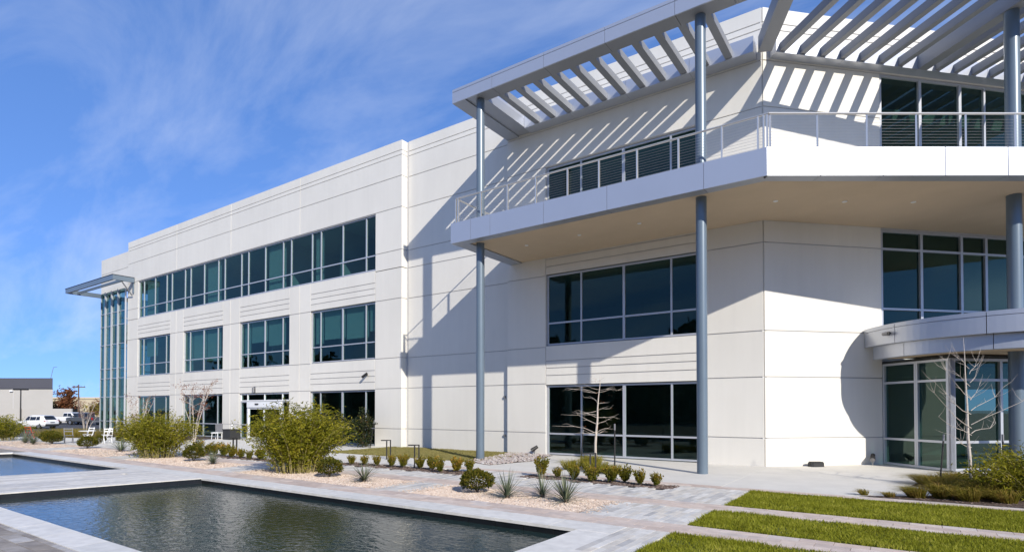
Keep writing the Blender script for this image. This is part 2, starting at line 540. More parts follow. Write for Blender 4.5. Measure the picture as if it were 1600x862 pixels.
pk = MB()
pk.poly([(-900, -200, -0.49), (-66.5, -200, -0.49), (-66.5, 300, -0.49), (-900, 300, -0.49)])
structure(pk.build("parking_lot", "asphalt"))

WATER_Z = -0.15
for P in (P1, P2):
    w = MB().poly([(x, y, WATER_Z) for x, y in P]).build("water", "pool_water")
    structure(w)
    bs = MB()
    k = len(P)
    for i in range(k):
        a, c = P[i], P[(i + 1) % k]
        bs.poly([(a[0], a[1], -0.02), (c[0], c[1], -0.02), (c[0], c[1], -0.8), (a[0], a[1], -0.8)])
    bs.poly([(x, y, -0.8) for x, y in P])
    basin = structure(bs.build("pool_basin", "pool_tile"))
    # rows of dark waterline tiles on the long far wall and the left end wall
    for (a, c) in ((P[3], P[2]), (P[3], P[0])):
        L_ = math.hypot(c[0] - a[0], c[1] - a[1]); n = int(L_ / 0.62)
        ang = math.degrees(math.atan2(c[1] - a[1], c[0] - a[0]))
        f = Frame(a[0], a[1], ang)
        sgn = -1 if (a, c) == (P[3], P[2]) else 1
        for i in range(n):
            block("tile", "pool_tile", basin, f, i * 0.62 + 0.006, 0, -0.30, i * 0.62 + 0.614, sgn * 0.012, -0.062)


def coping(name, a, c, width, side, n=None, top=0.004, seg=1.22):
    """row of coping slabs along a-c, slab overhanging the pool 3 cm"""
    root = structure(empty(name, (0, 0, 0)))
    L_ = math.hypot(c[0] - a[0], c[1] - a[1]); n = n or max(1, round(L_ / seg))
    f = Frame(a[0], a[1], math.degrees(math.atan2(c[1] - a[1], c[0] - a[0])))
    d = L_ / n
    for i in range(n):
        block("coping_slab", "coping_stone", root, f, i * d + 0.004, -0.03 * side, -0.05, (i + 1) * d - 0.004, width * side,
              top + random.uniform(-0.0015, 0.0015))
    return root


coping("pool_coping", P1[3], (-3.93, 8.50), 0.60, 1)
coping("pool_coping", (-4.53, 3.62), (-4.53, 8.49), 0.60, -1, top=-0.001)
coping("pool_coping", (-22.0, 3.62), (-3.93, 3.62), 0.47, -1)
coping("pool_coping", P2[3], (-16.81, 8.50), 0.60, 1)
coping("pool_coping", P2[3], P2[0], 0.5, -1)


def planks(root, name, matname, rects, lu, lv, along_y=True, limit=300, test=None, gap=0.003, zj=0.002, top=0.0, far_name=None):
    """staggered pavers; the nearest ones singly, the rest joined"""
    cells = []
    for (x0, y0, x1, y1) in rects:
        if along_y:
            r = 0; x = x0
            while x < x1 - 1e-6:
                xe = min(x + lv, x1)
                y = y0 - random.uniform(0.1, 0.9) * lu
                while y < y1:
                    a, c = max(y, y0), min(y + lu, y1)
                    if c - a > 0.03: cells.append((x, a, xe, c))
                    y += lu
                x += lv
        else:
            y = y0; k = 0
            while y < y1 - 1e-6:
                ye = min(y + lv, y1)
                x = x0 - (0.5 * lu if k % 2 else 0)
                while x < x1:
                    a, c = max(x, x0), min(x + lu, x1)
                    if c - a > 0.03: cells.append((a, y, c, ye))
                    x += lu
                y += lv; k += 1
    if test: cells = [c for c in cells if test((c[0] + c[2]) / 2, (c[1] + c[3]) / 2)]

    def key(c):
        x, y = (c[0] + c[2]) / 2, (c[1] + c[3]) / 2
        dep = -0.57 * x + 0.8217 * y
        lat = 0.8217 * x + 0.57 * y
        off = 0 if (dep > 5.5 and abs(lat) < 0.93 * dep) else 100
        return dep + off
    cells.sort(key=key)
    for c in cells[:limit]:
        block(name, matname, root, W0, c[0] + gap, c[1] + gap, -0.045, c[2] - gap, c[3] - gap, top + random.uniform(-zj, zj))
    if len(cells) > limit:
        mb = MB()
        for c in cells[limit:]:
            mb.box(W0, c[0] + gap, c[1] + gap, -0.045, c[2] - gap, c[3] - gap, top + random.uniform(-zj, zj), tint=random.random())
        o = mb.build(far_name or (name + "_field"), matname, root)
        o["kind"] = "stuff"


BEDS = [(-9.9, 9.84, -5.25, 11.52), (-17.4, 9.84, -11.2, 11.52), (-25.6, 9.84, -19.2, 11.52), (-34.2, 9.84, -27.6, 11.9), (-46.0, 9.84, -36.2, 12.2)]
MULCH = [(-9.5, 13.95, -4.85, 14.72), (-17.3, 13.35, -11.2, 14.35), (-26.6, 12.55, -19.6, 13.35)]
BANDS = [(9.12, 9.83), (11.55, 12.28), (14.83, 15.27)]


def inside(r, x, y, m=0.0):
    return r[0] - m < x < r[2] + m and r[1] - m < y < r[3] + m


def in_field(x, y):
    if any(a - 0.005 < y < b_ + 0.005 for a, b_ in BANDS): return False
    if any(inside(r, x, y) for r in BEDS + MULCH): return False
    if x < -22.4 and y > 13.7: return False
    if x < -13.45 and y > 14.83: return False
    return True


plaza = structure(MB().box(W0, -46.5, 8.55, -0.12, -3.16, 15.27, -0.028).build("plaza_paving", "joint_sand"))
planks(plaza, "paver", "paver_grey", [(-46, 9.83, -3.18, 11.55), (-46, 12.28, -3.18, 14.83), (-3.932, 3.0, -3.18, 9.12)], 0.52, 0.125, True,
       300, in_field, far_name="paver_field")
for i, (a, b_) in enumerate(BANDS):
    x0 = -46 if i < 2 else -13.4
    bd = structure(MB().box(W0, x0, a, -0.12, 12, b_, -0.027).build("paver_band", "joint_sand"))
    planks(bd, "paver", "paver_pink", [(x0, a, 12, b_)], 0.46, (b_ - a) / (3 if i < 2 else 2), False, 280,
           (lambda x, y: not any(inside(r, x, y) for r in BEDS)), gap=0.004, top=0.003, far_name="paver_field")
bd = structure(MB().box(W0, -24, -2.0, -0.12, -3.0, 3.14, -0.03).build("pool_side_paving", "joint_sand"))
planks(bd, "paver", "paver_tan", [(-16, 0.4, -7.0, 3.14)], 0.42, 0.24, False, 200, None, gap=0.005, zj=0.003, far_name="paver_field")
# stone deck between the two pools: long boards of stone laid along the pool ends
deck = structure(empty("pool_deck"))
nb = 14
for i in range(nb):
    t0, t1 = i / nb, (i + 1) / nb
    def xe(t, top): return (-22.75 + (-17.80 + 22.75) * t) if not top else (-21.45 + (-16.80 + 21.45) * t)
    cuts = [0] + sorted([random.uniform(0.15, 0.85) for _ in range(2)]) + [1]
    for a, c in zip(cuts[:-1], cuts[1:]):
        if c - a < 0.05: continue
        pts = []
        for (t, s) in ((t0, a), (t1, a), (t1, c), (t0, c)):
            x = xe(t, False) + (xe(t, True) - xe(t, False)) * s
            pts.append((x + (0.004 if t == t0 else -0.004), 3.62 + 4.87 * s + (0.004 if s == a else -0.004)))
        MB().prism(pts, -0.05, 0.008 + random.uniform(-0.002, 0.002)).build("deck_slab", "deck_plank", deck)

# concrete walks
walk = structure(empty("concrete_walk"))
for P in ([(-3.985, 15.28), (12, 15.28), (12, 36), (7, 36), (-4.0, 21.6)],
          [(-9.6, 15.28), (-4.0, 15.28), (-4.0, 21.7), (-9.6, 21.7)],
          [(-13.42, 15.28), (-9.612, 15.28), (-9.612, 21.7), (-13.42, 21.7)],
          [(-22.38, 14.84), (-13.432, 14.84), (-13.432, 16.9), (-22.38, 16.9)],
          [(-30.0, 13.71), (-22.392, 13.71), (-22.392, 21.4), (-30.0, 21.4)],
          [(-38.0, 13.71), (-30.012, 13.71), (-30.012, 21.4), (-38.0, 21.4)],
          [(-46.5, 13.71), (-38.012, 13.71), (-38.012, 18.2), (-46.5, 18.2)]):
    MB().prism(P, -0.13, -0.004).build("slab", "concrete_walk", walk)
pth = MB()
pth.poly([(-66, 13.3, gz(-66) + 0.02), (-46.51, 13.3, gz(-46.5) + 0.02), (-46.51, 16.5, gz(-46.5) + 0.02), (-66, 16.5, gz(-66) + 0.02)])
pth.poly([(-66, 9.0, gz(-66) + 0.016), (-46.51, 9.0, gz(-46.5) + 0.016), (-46.51, 13.29, gz(-46.5) + 0.016), (-66, 13.29, gz(-66) + 0.016)])
structure(pth.build("footpath", "concrete_walk"))

# gravel beds with loose stones
OCT = np.array([(1, 0, 0), (-1, 0, 0), (0, 1, 0), (0, -1, 0), (0, 0, 1), (0, 0, -1)], float)
OCF = np.array([(0, 2, 4), (2, 1, 4), (1, 3, 4), (3, 0, 4), (2, 0, 5), (1, 2, 5), (3, 1, 5), (0, 3, 5)])


def stones(name, matname, P, size, parent=None, flat=0.6):
    n = len(P)
    s = size * rng.uniform(0.55, 1.35, (n, 1, 1)) * rng.uniform(0.7, 1.3, (n, 6, 1))
    a = rng.uniform(0, 6.28, n); ca, sa = np.cos(a), np.sin(a)
    V = OCT[None] * s
    V[:, :, 0] *= 1.3
    V = np.stack([V[..., 0] * ca[:, None] - V[..., 1] * sa[:, None], V[..., 0] * sa[:, None] + V[..., 1] * ca[:, None], V[..., 2] * flat], -1)
    V = V + P[:, None, :]
    F = V[:, OCF].reshape(-1, 3)
    me = fast_mesh(name, F, 3, matname, np.repeat(rng.random(n), 8))
    return link(name, me, parent)


for i, r in enumerate(BEDS):
    b_ = structure(MB().poly([(r[0], r[1], -0.012), (r[2], r[1], -0.012), (r[2], r[3], -0.012), (r[0], r[3], -0.012)]).build("gravel_bed", "gravel_bed"))
    n = [12000, 10000, 4000, 2000, 2000][i]
    Pn = np.c_[rng.uniform(r[0] + .02, r[2] - .02, n), rng.uniform(r[1] + .02, r[3] - .02, n), np.full(n, -0.006)]
    if i < 2:      # strays kicked onto the paving at the ragged ends
        k = 500
        st = np.c_[rng.choice([r[0], r[2]], k) + rng.normal(0, .16, k), rng.uniform(r[1], r[3], k), np.full(k, 0.006)]
        Pn = np.r_[Pn, st]
    o = stones("gravel", "gravel_stone", Pn, 0.018 if i < 2 else 0.024, b_)
    o["kind"] = "stuff"
for i, r in enumerate(MULCH):
    b_ = structure(MB().poly([(r[0], r[1], -0.010), (r[2], r[1], -0.010), (r[2], r[3], -0.010), (r[0], r[3], -0.010)]).build("mulch_bed", "mulch"))
    n = 1800
    Pn = np.c_[rng.uniform(r[0], r[2], n), rng.uniform(r[1], r[3], n) + rng.normal(0, .03, n), np.full(n, 0.0)]
    o = stones("bark_chips", "mulch_chip", Pn, 0.028, b_, 0.4); o["kind"] = "stuff"
# rock bed at the foot of the left column and along the recessed wall
rockpoly = [(-13.95, 17.0), (-12.3, 16.3), (-11.9, 18.6), (-12.6, 21.3), (-15.0, 21.5), (-14.2, 19.0)]
rb = structure(MB().poly([(x, y, 0.002) for x, y in rockpoly]).build("rock_bed", "mulch"))


def in_poly(P, x, y):
    c = False; j = len(P) - 1
    for i in range(len(P)):
        if ((P[i][1] > y) != (P[j][1] > y)) and (x < (P[j][0] - P[i][0]) * (y - P[i][1]) / (P[j][1] - P[i][1]) + P[i][0]): c = not c
        j = i
    return c


pts = []
while len(pts) < 900:
    x, y = random.uniform(-15.1, -11.8), random.uniform(16.2, 21.5)
    if in_poly(rockpoly, x, y): pts.append((x, y, 0.02))
o = stones("river_rock", "river_rock", np.array(pts), 0.055, rb, 0.7); o["kind"] = "stuff"
bedR = [(-0.95, 15.36), (0.35, 16.3), (0.85, 17.35), (0.05, 18.2), (0.25, 19.3), (0.75, 21.2), (1.15, 22.4), (2.2, 23.1), (8, 24.0), (8, 15.36)]
structure(MB().poly([(x, y, 0.001) for x, y in bedR]).build("planting_bed", "mulch"))
pts = []
while len(pts) < 1600:
    x, y = random.uniform(-0.95, 4.5), random.uniform(15.3, 22.5)
    if in_poly(bedR, x, y): pts.append((x, y, 0.008))
o = stones("bark_chips", "mulch_chip", np.array(pts), 0.03, [q for q in COL.objects if q.name.startswith("planting_bed")][0], 0.4); o["kind"] = "stuff"


# lawns
def blades(name, matname, rect, dens, h, wdt, parent):
    x0, y0, x1, y1 = rect
    n = int((x1 - x0) * (y1 - y0) * dens)
    P = np.c_[rng.uniform(x0, x1, n) + rng.normal(0, .012, n), rng.uniform(y0, y1, n) + rng.normal(0, .014, n), np.full(n, -0.012)]
    bare = (np.sin(P[:, 0] * 1.9 + 1.3 * np.sin(P[:, 1] * 2.3)) * np.sin(P[:, 1] * 2.7 + P[:, 0] * .8) > .72) & (rng.random(n) < .45)
    P = P[~bare]; n = len(P)
    cl = np.sin(P[:, 0] * 2.3 + np.sin(P[:, 1] * 1.7) * 2) * np.sin(P[:, 1] * 3.1 + P[:, 0]) * 0.25 + 0.85
    H = h * rng.uniform(0.6, 1.25, n) * cl
    a = rng.uniform(0, 6.28, n)
    S = np.c_[np.cos(a), np.sin(a), np.zeros(n)] * (wdt * 0.5)
    ln = rng.normal(0, 0.5, (n, 2)) * H[:, None]
    V = np.empty((n, 3, 3))
    V[:, 0] = P - S; V[:, 1] = P + S
    V[:, 2] = P + np.c_[ln, H]
    o = link(name, fast_mesh(name, V.reshape(-1, 3), 3, matname, rng.random(n)), parent)
    o["kind"] = "stuff"
    return o


for r in ((-3.15, 12.30, 12, 14.82), (-3.15, 9.85, 12, 11.54), (-3.15, 4.0, 12, 9.11)):
    s_ = structure(MB().poly([(r[0], r[1], -0.02), (r[2], r[1], -0.02), (r[2], r[3], -0.02), (r[0], r[3], -0.02)]).build("lawn_strip", "lawn_soil"))
    vis = (r[0], max(r[1], 6.2), 4.6, r[3])
    blades("grass", "lawn_grass", vis, 3600, 0.062, 0.016, s_)
r = (-22.36, 16.93, -13.6, 21.5)
s_ = structure(MB().poly([(r[0], r[1], -0.02), (r[2], r[1], -0.02), (r[2], r[3], -0.02), (r[0], r[3], -0.02)]).build("lawn_strip", "lawn_soil"))
blades("grass", "dry_lawn_grass", r, 1100, 0.06, 0.028, s_)
# planting ground beside the far wing
structure(MB().poly([(-54, 18.21, -0.03), (-38.02, 18.21, -0.03), (-38.02, 21.4, -0.03), (-54, 21.4, -0.03)]).build("planting_bed", "mulch"))

# ================================================================== OFFICE BUILDING
bld = empty("office_building", (-30, 21.2, 0))
bld.location = (0, 0, 0)
tag(bld, "white three-storey office building with metal balcony, slatted pergola and glazed lobby", "building")

GAP = 0.019


def panels(parent, fr, u0, u1, cuts, depth=0.06, name="panel", v0=0.0, ga=GAP, gb=GAP):
    for a, c in zip(cuts[:-1], cuts[1:]):
        block(name, "painted_concrete", parent, fr, u0 + ga, v0, a + GAP, u1 - gb, v0 + depth, c - GAP)


def backing(name, fr, rects, v0=0.03, v1=0.32):
    mb = MB()
    for (u0, z0, u1, z1) in rects:
        mb.box(fr, u0, v0, z0, u1, v1, z1)
    return mb.build(name, "groove_concrete", bld)


def window(fr, us, zs, v=0.10, bar=0.06, bars=None, parent=None, glass="tinted_glass", frame="aluminium", depth=0.10, skip=None, thick=None, name="window"):
    """frame mesh of mullions and transoms, one pane object per light; zs may be a list or a dict of column lists"""
    parent = parent or bld
    mb = MB()
    z0, z1 = zs[0], zs[-1]
    for i, u in enumerate(us):
        w = (thick or {}).get(i, bar)
        uu0, uu1 = u - w / 2, u + w / 2
        if i == 0: uu0, uu1 = u, u + w
        if i == len(us) - 1: uu0, uu1 = u - w, u
        mb.box(fr, uu0, v, z0, uu1, v + depth, z1)
    for j, z in enumerate(zs):
        a, c = z - bar / 2, z + bar / 2
        if j == 0: a, c = z, z + bar
        if j == len(zs) - 1: a, c = z - bar, z
        mb.box(fr, us[0] + 0.003, v + 0.004, a, us[-1] - 0.003, v + depth - 0.004, c)
    o = mb.build(name, frame, parent)
    for i in range(len(us) - 1):
        for j in range(len(zs) - 1):
            if skip and (i, j) in skip: continue
            block("pane", glass, o, fr, us[i] + 0.01, v + depth * 0.5, zs[j] + 0.01, us[i + 1] - 0.01, v + depth * 0.5 + 0.012, zs[j + 1] - 0.01)
    return o


# ---- left wing
JN = [-45.98, -38.30, -30.48]
BAYS = [(-52.55, -46.93), (-44.87, -39.25), (-37.14, -31.51), (-29.42, -23.75)]
ZB = (9.56, 12.60)
wallL = backing("wall", FL, [(-54.5, 12.60, -21.76, 16.14), (-54.5, 9.0, -52.55, 12.60), (-23.75, 9.0, -21.76, 12.60), (-54.5, 7.85, -21.76, 9.52),
                            (-54.5, 3.06, -21.76, 4.70)] +
                [(a, z0, c, z1) for (a, c) in ((-54.5, -52.55), (-46.93, -44.87), (-39.25, -37.14), (-31.51, -29.42), (-23.75, -21.76)) for (z0, z1) in ((0, 3.06), (4.70, 7.85))])
wallL.name = "wall"
UP = [12.63, 14.27, 15.38, 15.62, 16.16]
for a, c in zip([-54.5] + JN, JN + [-21.74]):
    if c == -21.74:
        panels(wallL, FL, a, c, UP, 0.40, gb=0)
    else:
        panels(wallL, FL, a, c, UP)
panels(wallL, FL, -54.5, -52.55, [0, 0.96, 3.08, 4.70, 7.82, 9.50, 10.38, 12.63], ga=0, gb=0)
panels(wallL, FL, -23.75, -21.74, [-0.2, 0.96, 3.08, 4.70, 7.82, 9.44, 10.38, 12.63], 0.40, gb=0)
for (a, j, c) in ((-46.93, JN[0], -44.87), (-39.25, JN[1], -37.14), (-31.51, JN[2], -29.42)):
    for (p, q, g0, g1) in ((a, j, 0, GAP), (j, c, GAP, 0)):
        panels(wallL, FL, p, q, [-0.2, 0.96, 3.08, 4.70, 7.82], ga=g0, gb=g1)
        panels(wallL, FL, p, q, [7.82, 9.53], ga=g0, gb=g1)
for (a, c) in BAYS:
    panels(wallL, FL, a, c, [3.04, 3.46, 3.78, 4.09, 4.72], 0.056)
    panels(wallL, FL, a, c, [7.84, 8.23, 8.55, 8.85, 9.53], 0.056)

band_us = [-52.55]
for k, (a, c) in enumerate(BAYS):
    w = (c - a)
    band_us += [a + 0.85, (a + c) / 2, c - 0.85, c]
    if k < 3: band_us += [BAYS[k + 1][0]]
window(FL, band_us, [ZB[0], 10.38, ZB[1]], bar=0.065)
for k, (a, c) in enumerate(BAYS):
    us = [a + 0.02, a + 0.85, (a + c) / 2, c - 0.85, c - 0.02]
    window(FL, us, [4.74, 5.66, 7.80], thick={2: 0.10})
    if k != 2:
        window(FL, us, [0.02, 0.95, 3.02], thick={2: 0.12})
    else:
        # entrance bay: transom lights above a sliding door with a white header
        window(FL, us, [2.52, 3.02], bar=0.07, frame="white_frame")
        window(FL, [us[0], us[1]], [0.02, 0.95, 2.50], bar=0.07, frame="aluminium")
        window(FL, [us[3], us[4]], [0.02, 0.95, 2.50], bar=0.07, frame="aluminium")
        dr = MB()
        dr.box(FL, us[1] + 0.05, 0.02, 2.10, us[3] - 0.05, 0.22, 2.49)
        dr.box(FL, us[1] + 0.05, 0.06, 0.0, us[1] + 0.20, 0.20, 2.09)
        dr.box(FL, us[3] - 0.20, 0.06, 0.0, us[3] - 0.05, 0.20, 2.09)
        door = dr.build("entrance_door", "white_frame", bld)
        for (p, q) in ((us[1] + 0.22, us[2] - 0.01), (us[2] + 0.01, us[3] - 0.22)):
            lf = MB()
            lf.box(FL, p, 0.08, 0.02, p + 0.07, 0.14, 2.07).box(FL, q - 0.07, 0.08, 0.02, q, 0.14, 2.07)
            lf.box(FL, p + 0.071, 0.083, 0.02, q - 0.071, 0.137, 0.16).box(FL, p + 0.071, 0.083, 1.99, q - 0.071, 0.137, 2.07)
            lf.build("door_frame", "white_frame", door)
            block("pane", "tinted_glass", door, FL, p + 0.06, 0.105, 0.1, q - 0.06, 0.115, 2.0)
        block("door_sensor", "black_metal", door, FL, us[2] - 0.9, -0.03, 2.28, us[2] - 0.55, 0.019, 2.36)

# ---- recessed end wall above the corner curtain wall
wallE = backing("wall", FR, [(-61.0, 12.32, -54.48, 15.63)])
panels(wallE, FR, -61.0, -54.5, [12.34, 14.27, 15.65], ga=0, gb=0)
# ---- corner curtain wall with projecting white fins, and its steel eyebrow canopy
cz = [0.0, 0.95, 3.05, 4.67, 5.53, 7.63, 9.26, 10.41, 12.30]
cu = [-59.6, -58.45, -57.15, -55.85, -54.56]
FCW = Frame(0, 21.02)
cwall = window(FCW, cu, cz, v=0.0, bar=0.05, depth=0.12, name="curtain_wall")
for u in cu[1:4]:
    block("fin", "aluminium", cwall, FCW, u - 0.028, -0.10, 0.0, u + 0.028, -0.004, 12.32)
FSD = Frame(-59.62, 21.02, 90)
side = window(FSD, [0.15, 1.6, 3.1, 4.6], cz, v=0.0, bar=0.07, depth=0.12, name="curtain_wall")
wr = MB().box(W0, -60.9, 25.7, 0, -59.7, 40, 15.6).build("wall", "painted_concrete", bld)
ca = MB()
ca.box(W0, -63.2, 19.55, 12.55, -53.3, 19.72, 12.95)
ca.box(W0, -53.3, 19.56, 12.56, -53.13, 21.15, 12.94)
ca.box(W0, -63.37, 19.56, 12.56, -63.2, 25.0, 12.94)
ca.box(W0, -63.19, 20.4, 12.60, -53.31, 20.5, 12.82)
ca.box(W0, -53.4, 21.10, 11.7, -53.25, 21.19, 12.55)
eb = ca.build("eyebrow_canopy", "column_paint", bld)
block("cap", "black_metal", eb, W0, -63.4, 19.52, 12.951, -53.1, 19.76, 12.985)
block("cap", "black_metal", eb, W0, -53.34, 19.765, 12.952, -53.1, 21.15, 12.984)
MB().tube([(-53.4, 21.1, 11.5), (-53.25, 20.2, 12.6)], 0.05, 6).build("strut", "grey_metal", eb)

# ---- recessed wall between the wings
ALLZ = [-0.2, 0.96, 3.10, 4.70, 7.83, 9.44, 10.38, 12.63, 14.27, 15.38, 15.62, 16.16]
wall2 = backing("wall", F2, [(-21.9, -0.2, -14.9, 16.14)])
panels(wall2, F2, -21.60, -15.0, ALLZ, ga=0)

# ---- right wing, straight part
WX = [-13.02, -11.33, -9.40, -7.44, -6.22]
wall3 = backing("wall", F3, [(-15.06, -0.2, -13.02, 16.14), (-6.22, -0.2, -4.2, 16.14), (-13.02, 3.05, -6.22, 4.75), (-13.02, 7.9, -6.22, 9.42), (-13.02, 12.62, -6.22, 16.14)])
panels(wall3, F3, -15.08, -13.02, ALLZ[:7] + [10.38, 12.63], 0.22, ga=0)
panels(wall3, F3, -6.22, -4.115, [-0.2, 0.98, 3.12, 4.74, 7.84, 9.44, 12.63], ga=GAP)
panels(wall3, F3, -13.02, -6.22, [3.04, 3.46, 3.78, 4.09, 4.76], 0.056)
panels(wall3, F3, -13.02, -6.22, [7.87, 8.22, 8.54, 9.42], 0.056)
panels(wall3, F3, -15.08, -4.115, [12.63, 14.27, 15.38, 15.62, 16.16], ga=0)
wu = [WX[0] + 0.02] + WX[1:4] + [WX[4] - 0.02]
window(F3, wu, [0.03, 0.93, 3.02], thick={2: 0.12}, bar=0.07)
window(F3, wu, [4.78, 5.74, 7.85], thick={2: 0.10}, bar=0.07)
window(F3, wu, [9.44, 10.38, 12.60], thick={2: 0.12}, bar=0.07)

# ---- right wing, part turned 45 degrees
CE = 4.72
wallC = backing("wall", FC, [(0.1, -0.2, CE, 16.14), (CE, 14.3, 16, 16.14), (CE, 8.56, 16, 9.40)])
panels(wallC, FC, 0.015, CE, [-0.2, 0.98, 3.12, 4.74, 7.84, 9.44, 12.63, 14.27, 15.38, 15.62, 16.16], ga=0.005, gb=0)
panels(wallC, FC, CE, 16.0, [14.3, 15.38, 15.62, 16.16], ga=GAP)
block("corner_post", "groove_concrete", wallC, FC, -0.05, 0.05, -0.2, 0.12, 0.3, 16.13)
cmu = [CE + 0.04, 6.50, 8.27, 9.38, 10.90, 12.6, 14.3, 15.98]
window(FC, cmu, [4.80, 5.66, 7.86, 8.55], v=0.04, bar=0.075, thick={1: 0.11, 2: 0.11, 3: 0.11}, depth=0.16, glass="lobby_glass")
window(FC, cmu, [9.42, 11.2, 14.28], v=0.04, bar=0.08, thick={1: 0.12, 2: 0.12}, depth=0.16, glass="lobby_glass")
# lobby box under the round canopy: side perpendicular to the wall, front parallel to it
FV = Frame(*FC.p(CE, 0, 0)[:2], -45)           # u outwards from the wall
lob_z = [0.02, 0.94, 2.93, 3.62]
window(FV, [0.02, 1.36, 1.42, 2.66], lob_z, v=0.0, bar=0.075, depth=0.16, glass="lobby_glass", skip={(1, 0), (1, 1), (1, 2)})
FVF = Frame(*FV.p(2.66, 0, 0)[:2], 45)
window(FVF, [0.0, 1.95, 3.75, 5.6, 7.4, 9.2], lob_z, v=0.0, bar=0.08, depth=0.16, glass="lobby_glass", thick={0: 0.18, 1: 0.1})
block("lobby_ceiling", "interior_dark", bld, FC, CE + 0.2, -2.5, 3.63, 14.0, 2.0, 3.73)

# round two-tier entrance canopy
can = empty("entrance_canopy", (2.83, 25.87, 0), parent=bld)
cx, cy, CR = 2.83, 25.87, 4.44


def arc_panel(name, r0, r1, a0, a1, z0, z1, matname, n=8):
    mb = MB()
    for i in range(n + 1):
        t = a0 + (a1 - a0) * i / n
        for r in (r0, r1):
            for z in (z0, z1):
                mb.v.append((r * math.cos(t), r * math.sin(t), z))
    for i in range(n):
        k = i * 4
        mb.f += [(k + 2, k + 6, k + 7, k + 3), (k, k + 1, k + 5, k + 4), (k + 1, k + 3, k + 7, k + 5), (k, k + 4, k + 6, k + 2)]
    e = n * 4
    mb.f += [(0, 2, 3, 1), (e, e + 1, e + 3, e + 2)]
    return mb.build(name, matname, can)


aL = math.atan2(24.12 - cy, -1.36 - cx)          # where the ring meets the wall
aL = aL if aL > 0 else aL + 2 * math.pi
joints = [aL]
for (x, y) in ((-0.20, 22.90), (1.88, 21.43)):
    t = math.atan2(y - cy, x - cx); joints.append(t if t > 0 else t + 2 * math.pi)
step = joints[2] - joints[1]
joints += [joints[2] + step, joints[2] + 2 * step, joints[2] + 3 * step]
for a0, a1 in zip(joints[:-1], joints[1:]):
    g_ = 0.0022
    arc_panel("fascia_panel", CR - 0.25, CR, a0 + g_, a1 - g_, 4.20, 4.70, "silver_panel", 12)
    arc_panel("fascia_panel", CR - 0.26, CR + 0.012, a0 + g_, a1 - g_, 4.712, 4.845, "silver_panel", 12)
    arc_panel("fascia_panel", CR - 0.47, CR - 0.22, a0 + g_ + 0.03, a1 - g_ + 0.03, 3.75, 4.192, "silver_panel", 12)
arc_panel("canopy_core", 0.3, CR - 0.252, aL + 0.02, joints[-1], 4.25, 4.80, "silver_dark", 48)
arc_panel("soffit", 0.3, CR - 0.472, aL + 0.06, joints[-1], 3.77, 4.19, "soffit_stucco", 48)
sc_ = empty("security_camera", (0, 0, 0), parent=can)
ang = math.atan2(22.95 - cy, -0.50 - cx)
p0 = Vector(((CR + 0.02) * math.cos(ang), (CR + 0.02) * math.sin(ang), 4.52)); tdir = Vector((-math.sin(ang), math.cos(ang), 0)); ndir = Vector((math.cos(ang), math.sin(ang), 0))
sc_.location = p0
MB().tube([tdir * -0.02 + ndir * 0.0, tdir * -0.02 + ndir * 0.10], 0.065, 12).build("camera_mount", "grey_metal", sc_)
MB().tube([tdir * -0.12 + ndir * 0.08, tdir * 0.16 + ndir * 0.12], 0.06, 12).build("camera_housing", "grey_metal", sc_)
MB().tube([tdir * 0.16 + ndir * 0.12, tdir * 0.19 + ndir * 0.123], 0.055, 12).build("lens", "black_metal", sc_)

# ---- interior: slabs, ceilings, back walls, columns
INN = [(-59.4, 21.7), (-15.2, 21.95), (-4.30, 21.85), FC.p(16, 0.5, 0)[:2], (7.0, 46), (-59.4, 46)]
for (z0, z1, mm) in ((-0.1, -0.02, "interior_floor"), (3.22, 4.62, "interior_wall"), (8.0, 9.38, "interior_wall"), (12.9, 13.3, "interior_wall")):
    MB().prism(INN, z0, z1).build("floor_slab", mm, bld)
MB().prism([(-60.9, 21.9), (-15.0, 22.0), (-4.2, 22.0), FC.p(16, 0.6, 0)[:2], (7.0, 46), (-60.9, 46)], 15.3, 15.5).build("roof", "roofing", bld)
iw = MB()
iw.box(W0, -59.3, 31.0, 0.0, 2.0, 31.2, 12.9)
iw.box(W0, -18.0, 22.2, 0.0, -17.8, 31.0, 12.9)
iw.build("partition_wall", "interior_wall", bld)
for z0, z1 in ((0.0, 3.22), (4.62, 8.0), (9.38, 12.9)):
    for x in (-53.6, -45.9, -38.2, -30.5, -22.9):
        block("interior_column", "interior_wall", bld, W0, x - 0.28, 24.4, z0, x + 0.28, 24.95, z1)
for (a, c, z) in ((-48.2, -47.2, 0), (-42.0, -40.6, 1), (-33.6, -32.8, 2), (-28.4, -27.0, 2), (-44.0, -42.1, 2), (-50.9, -49.9, 2), (-35.6, -34.4, 1), (-24.6, -23.9, 1)):
    zz = ((0, 3.22), (4.62, 8.0), (9.38, 12.9))[z]
    block("partition_wall", "interior_wall", bld, W0, a, 22.6, zz[0], a + 0.15, 26.5, zz[1])
# roller blinds drawn part of the way in some lights
for (k, i, z0, z1) in ((0, 1, 6.3, 7.8), (1, 0, 4.9, 7.8), (1, 1, 5.6, 7.8), (1, 2, 5.5, 7.8), (2, 0, 5.5, 7.8), (2, 2, 6.1, 7.8), (3, 1, 6.1, 7.8), (3, 2, 6.0, 7.8), (3, 3, 6.3, 7.8), (3, 0, 5.9, 7.8), (2, 1, 6.4, 7.8)):
    a, c = BAYS[k]
    us = [a + 0.02, a + 0.85, (a + c) / 2, c - 0.85, c - 0.02]
    block("roller_blind", "blind_fabric", bld, FL, us[i] + 0.05, 0.36, z0, us[i + 1] - 0.05, 0.37, z1)
for i in (1, 7, 12, 15):
    block("roller_blind", "blind_fabric", bld, FL, band_us[i] + 0.05, 0.36, 9.6, band_us[i + 1] - 0.05, 0.37, 12.6)

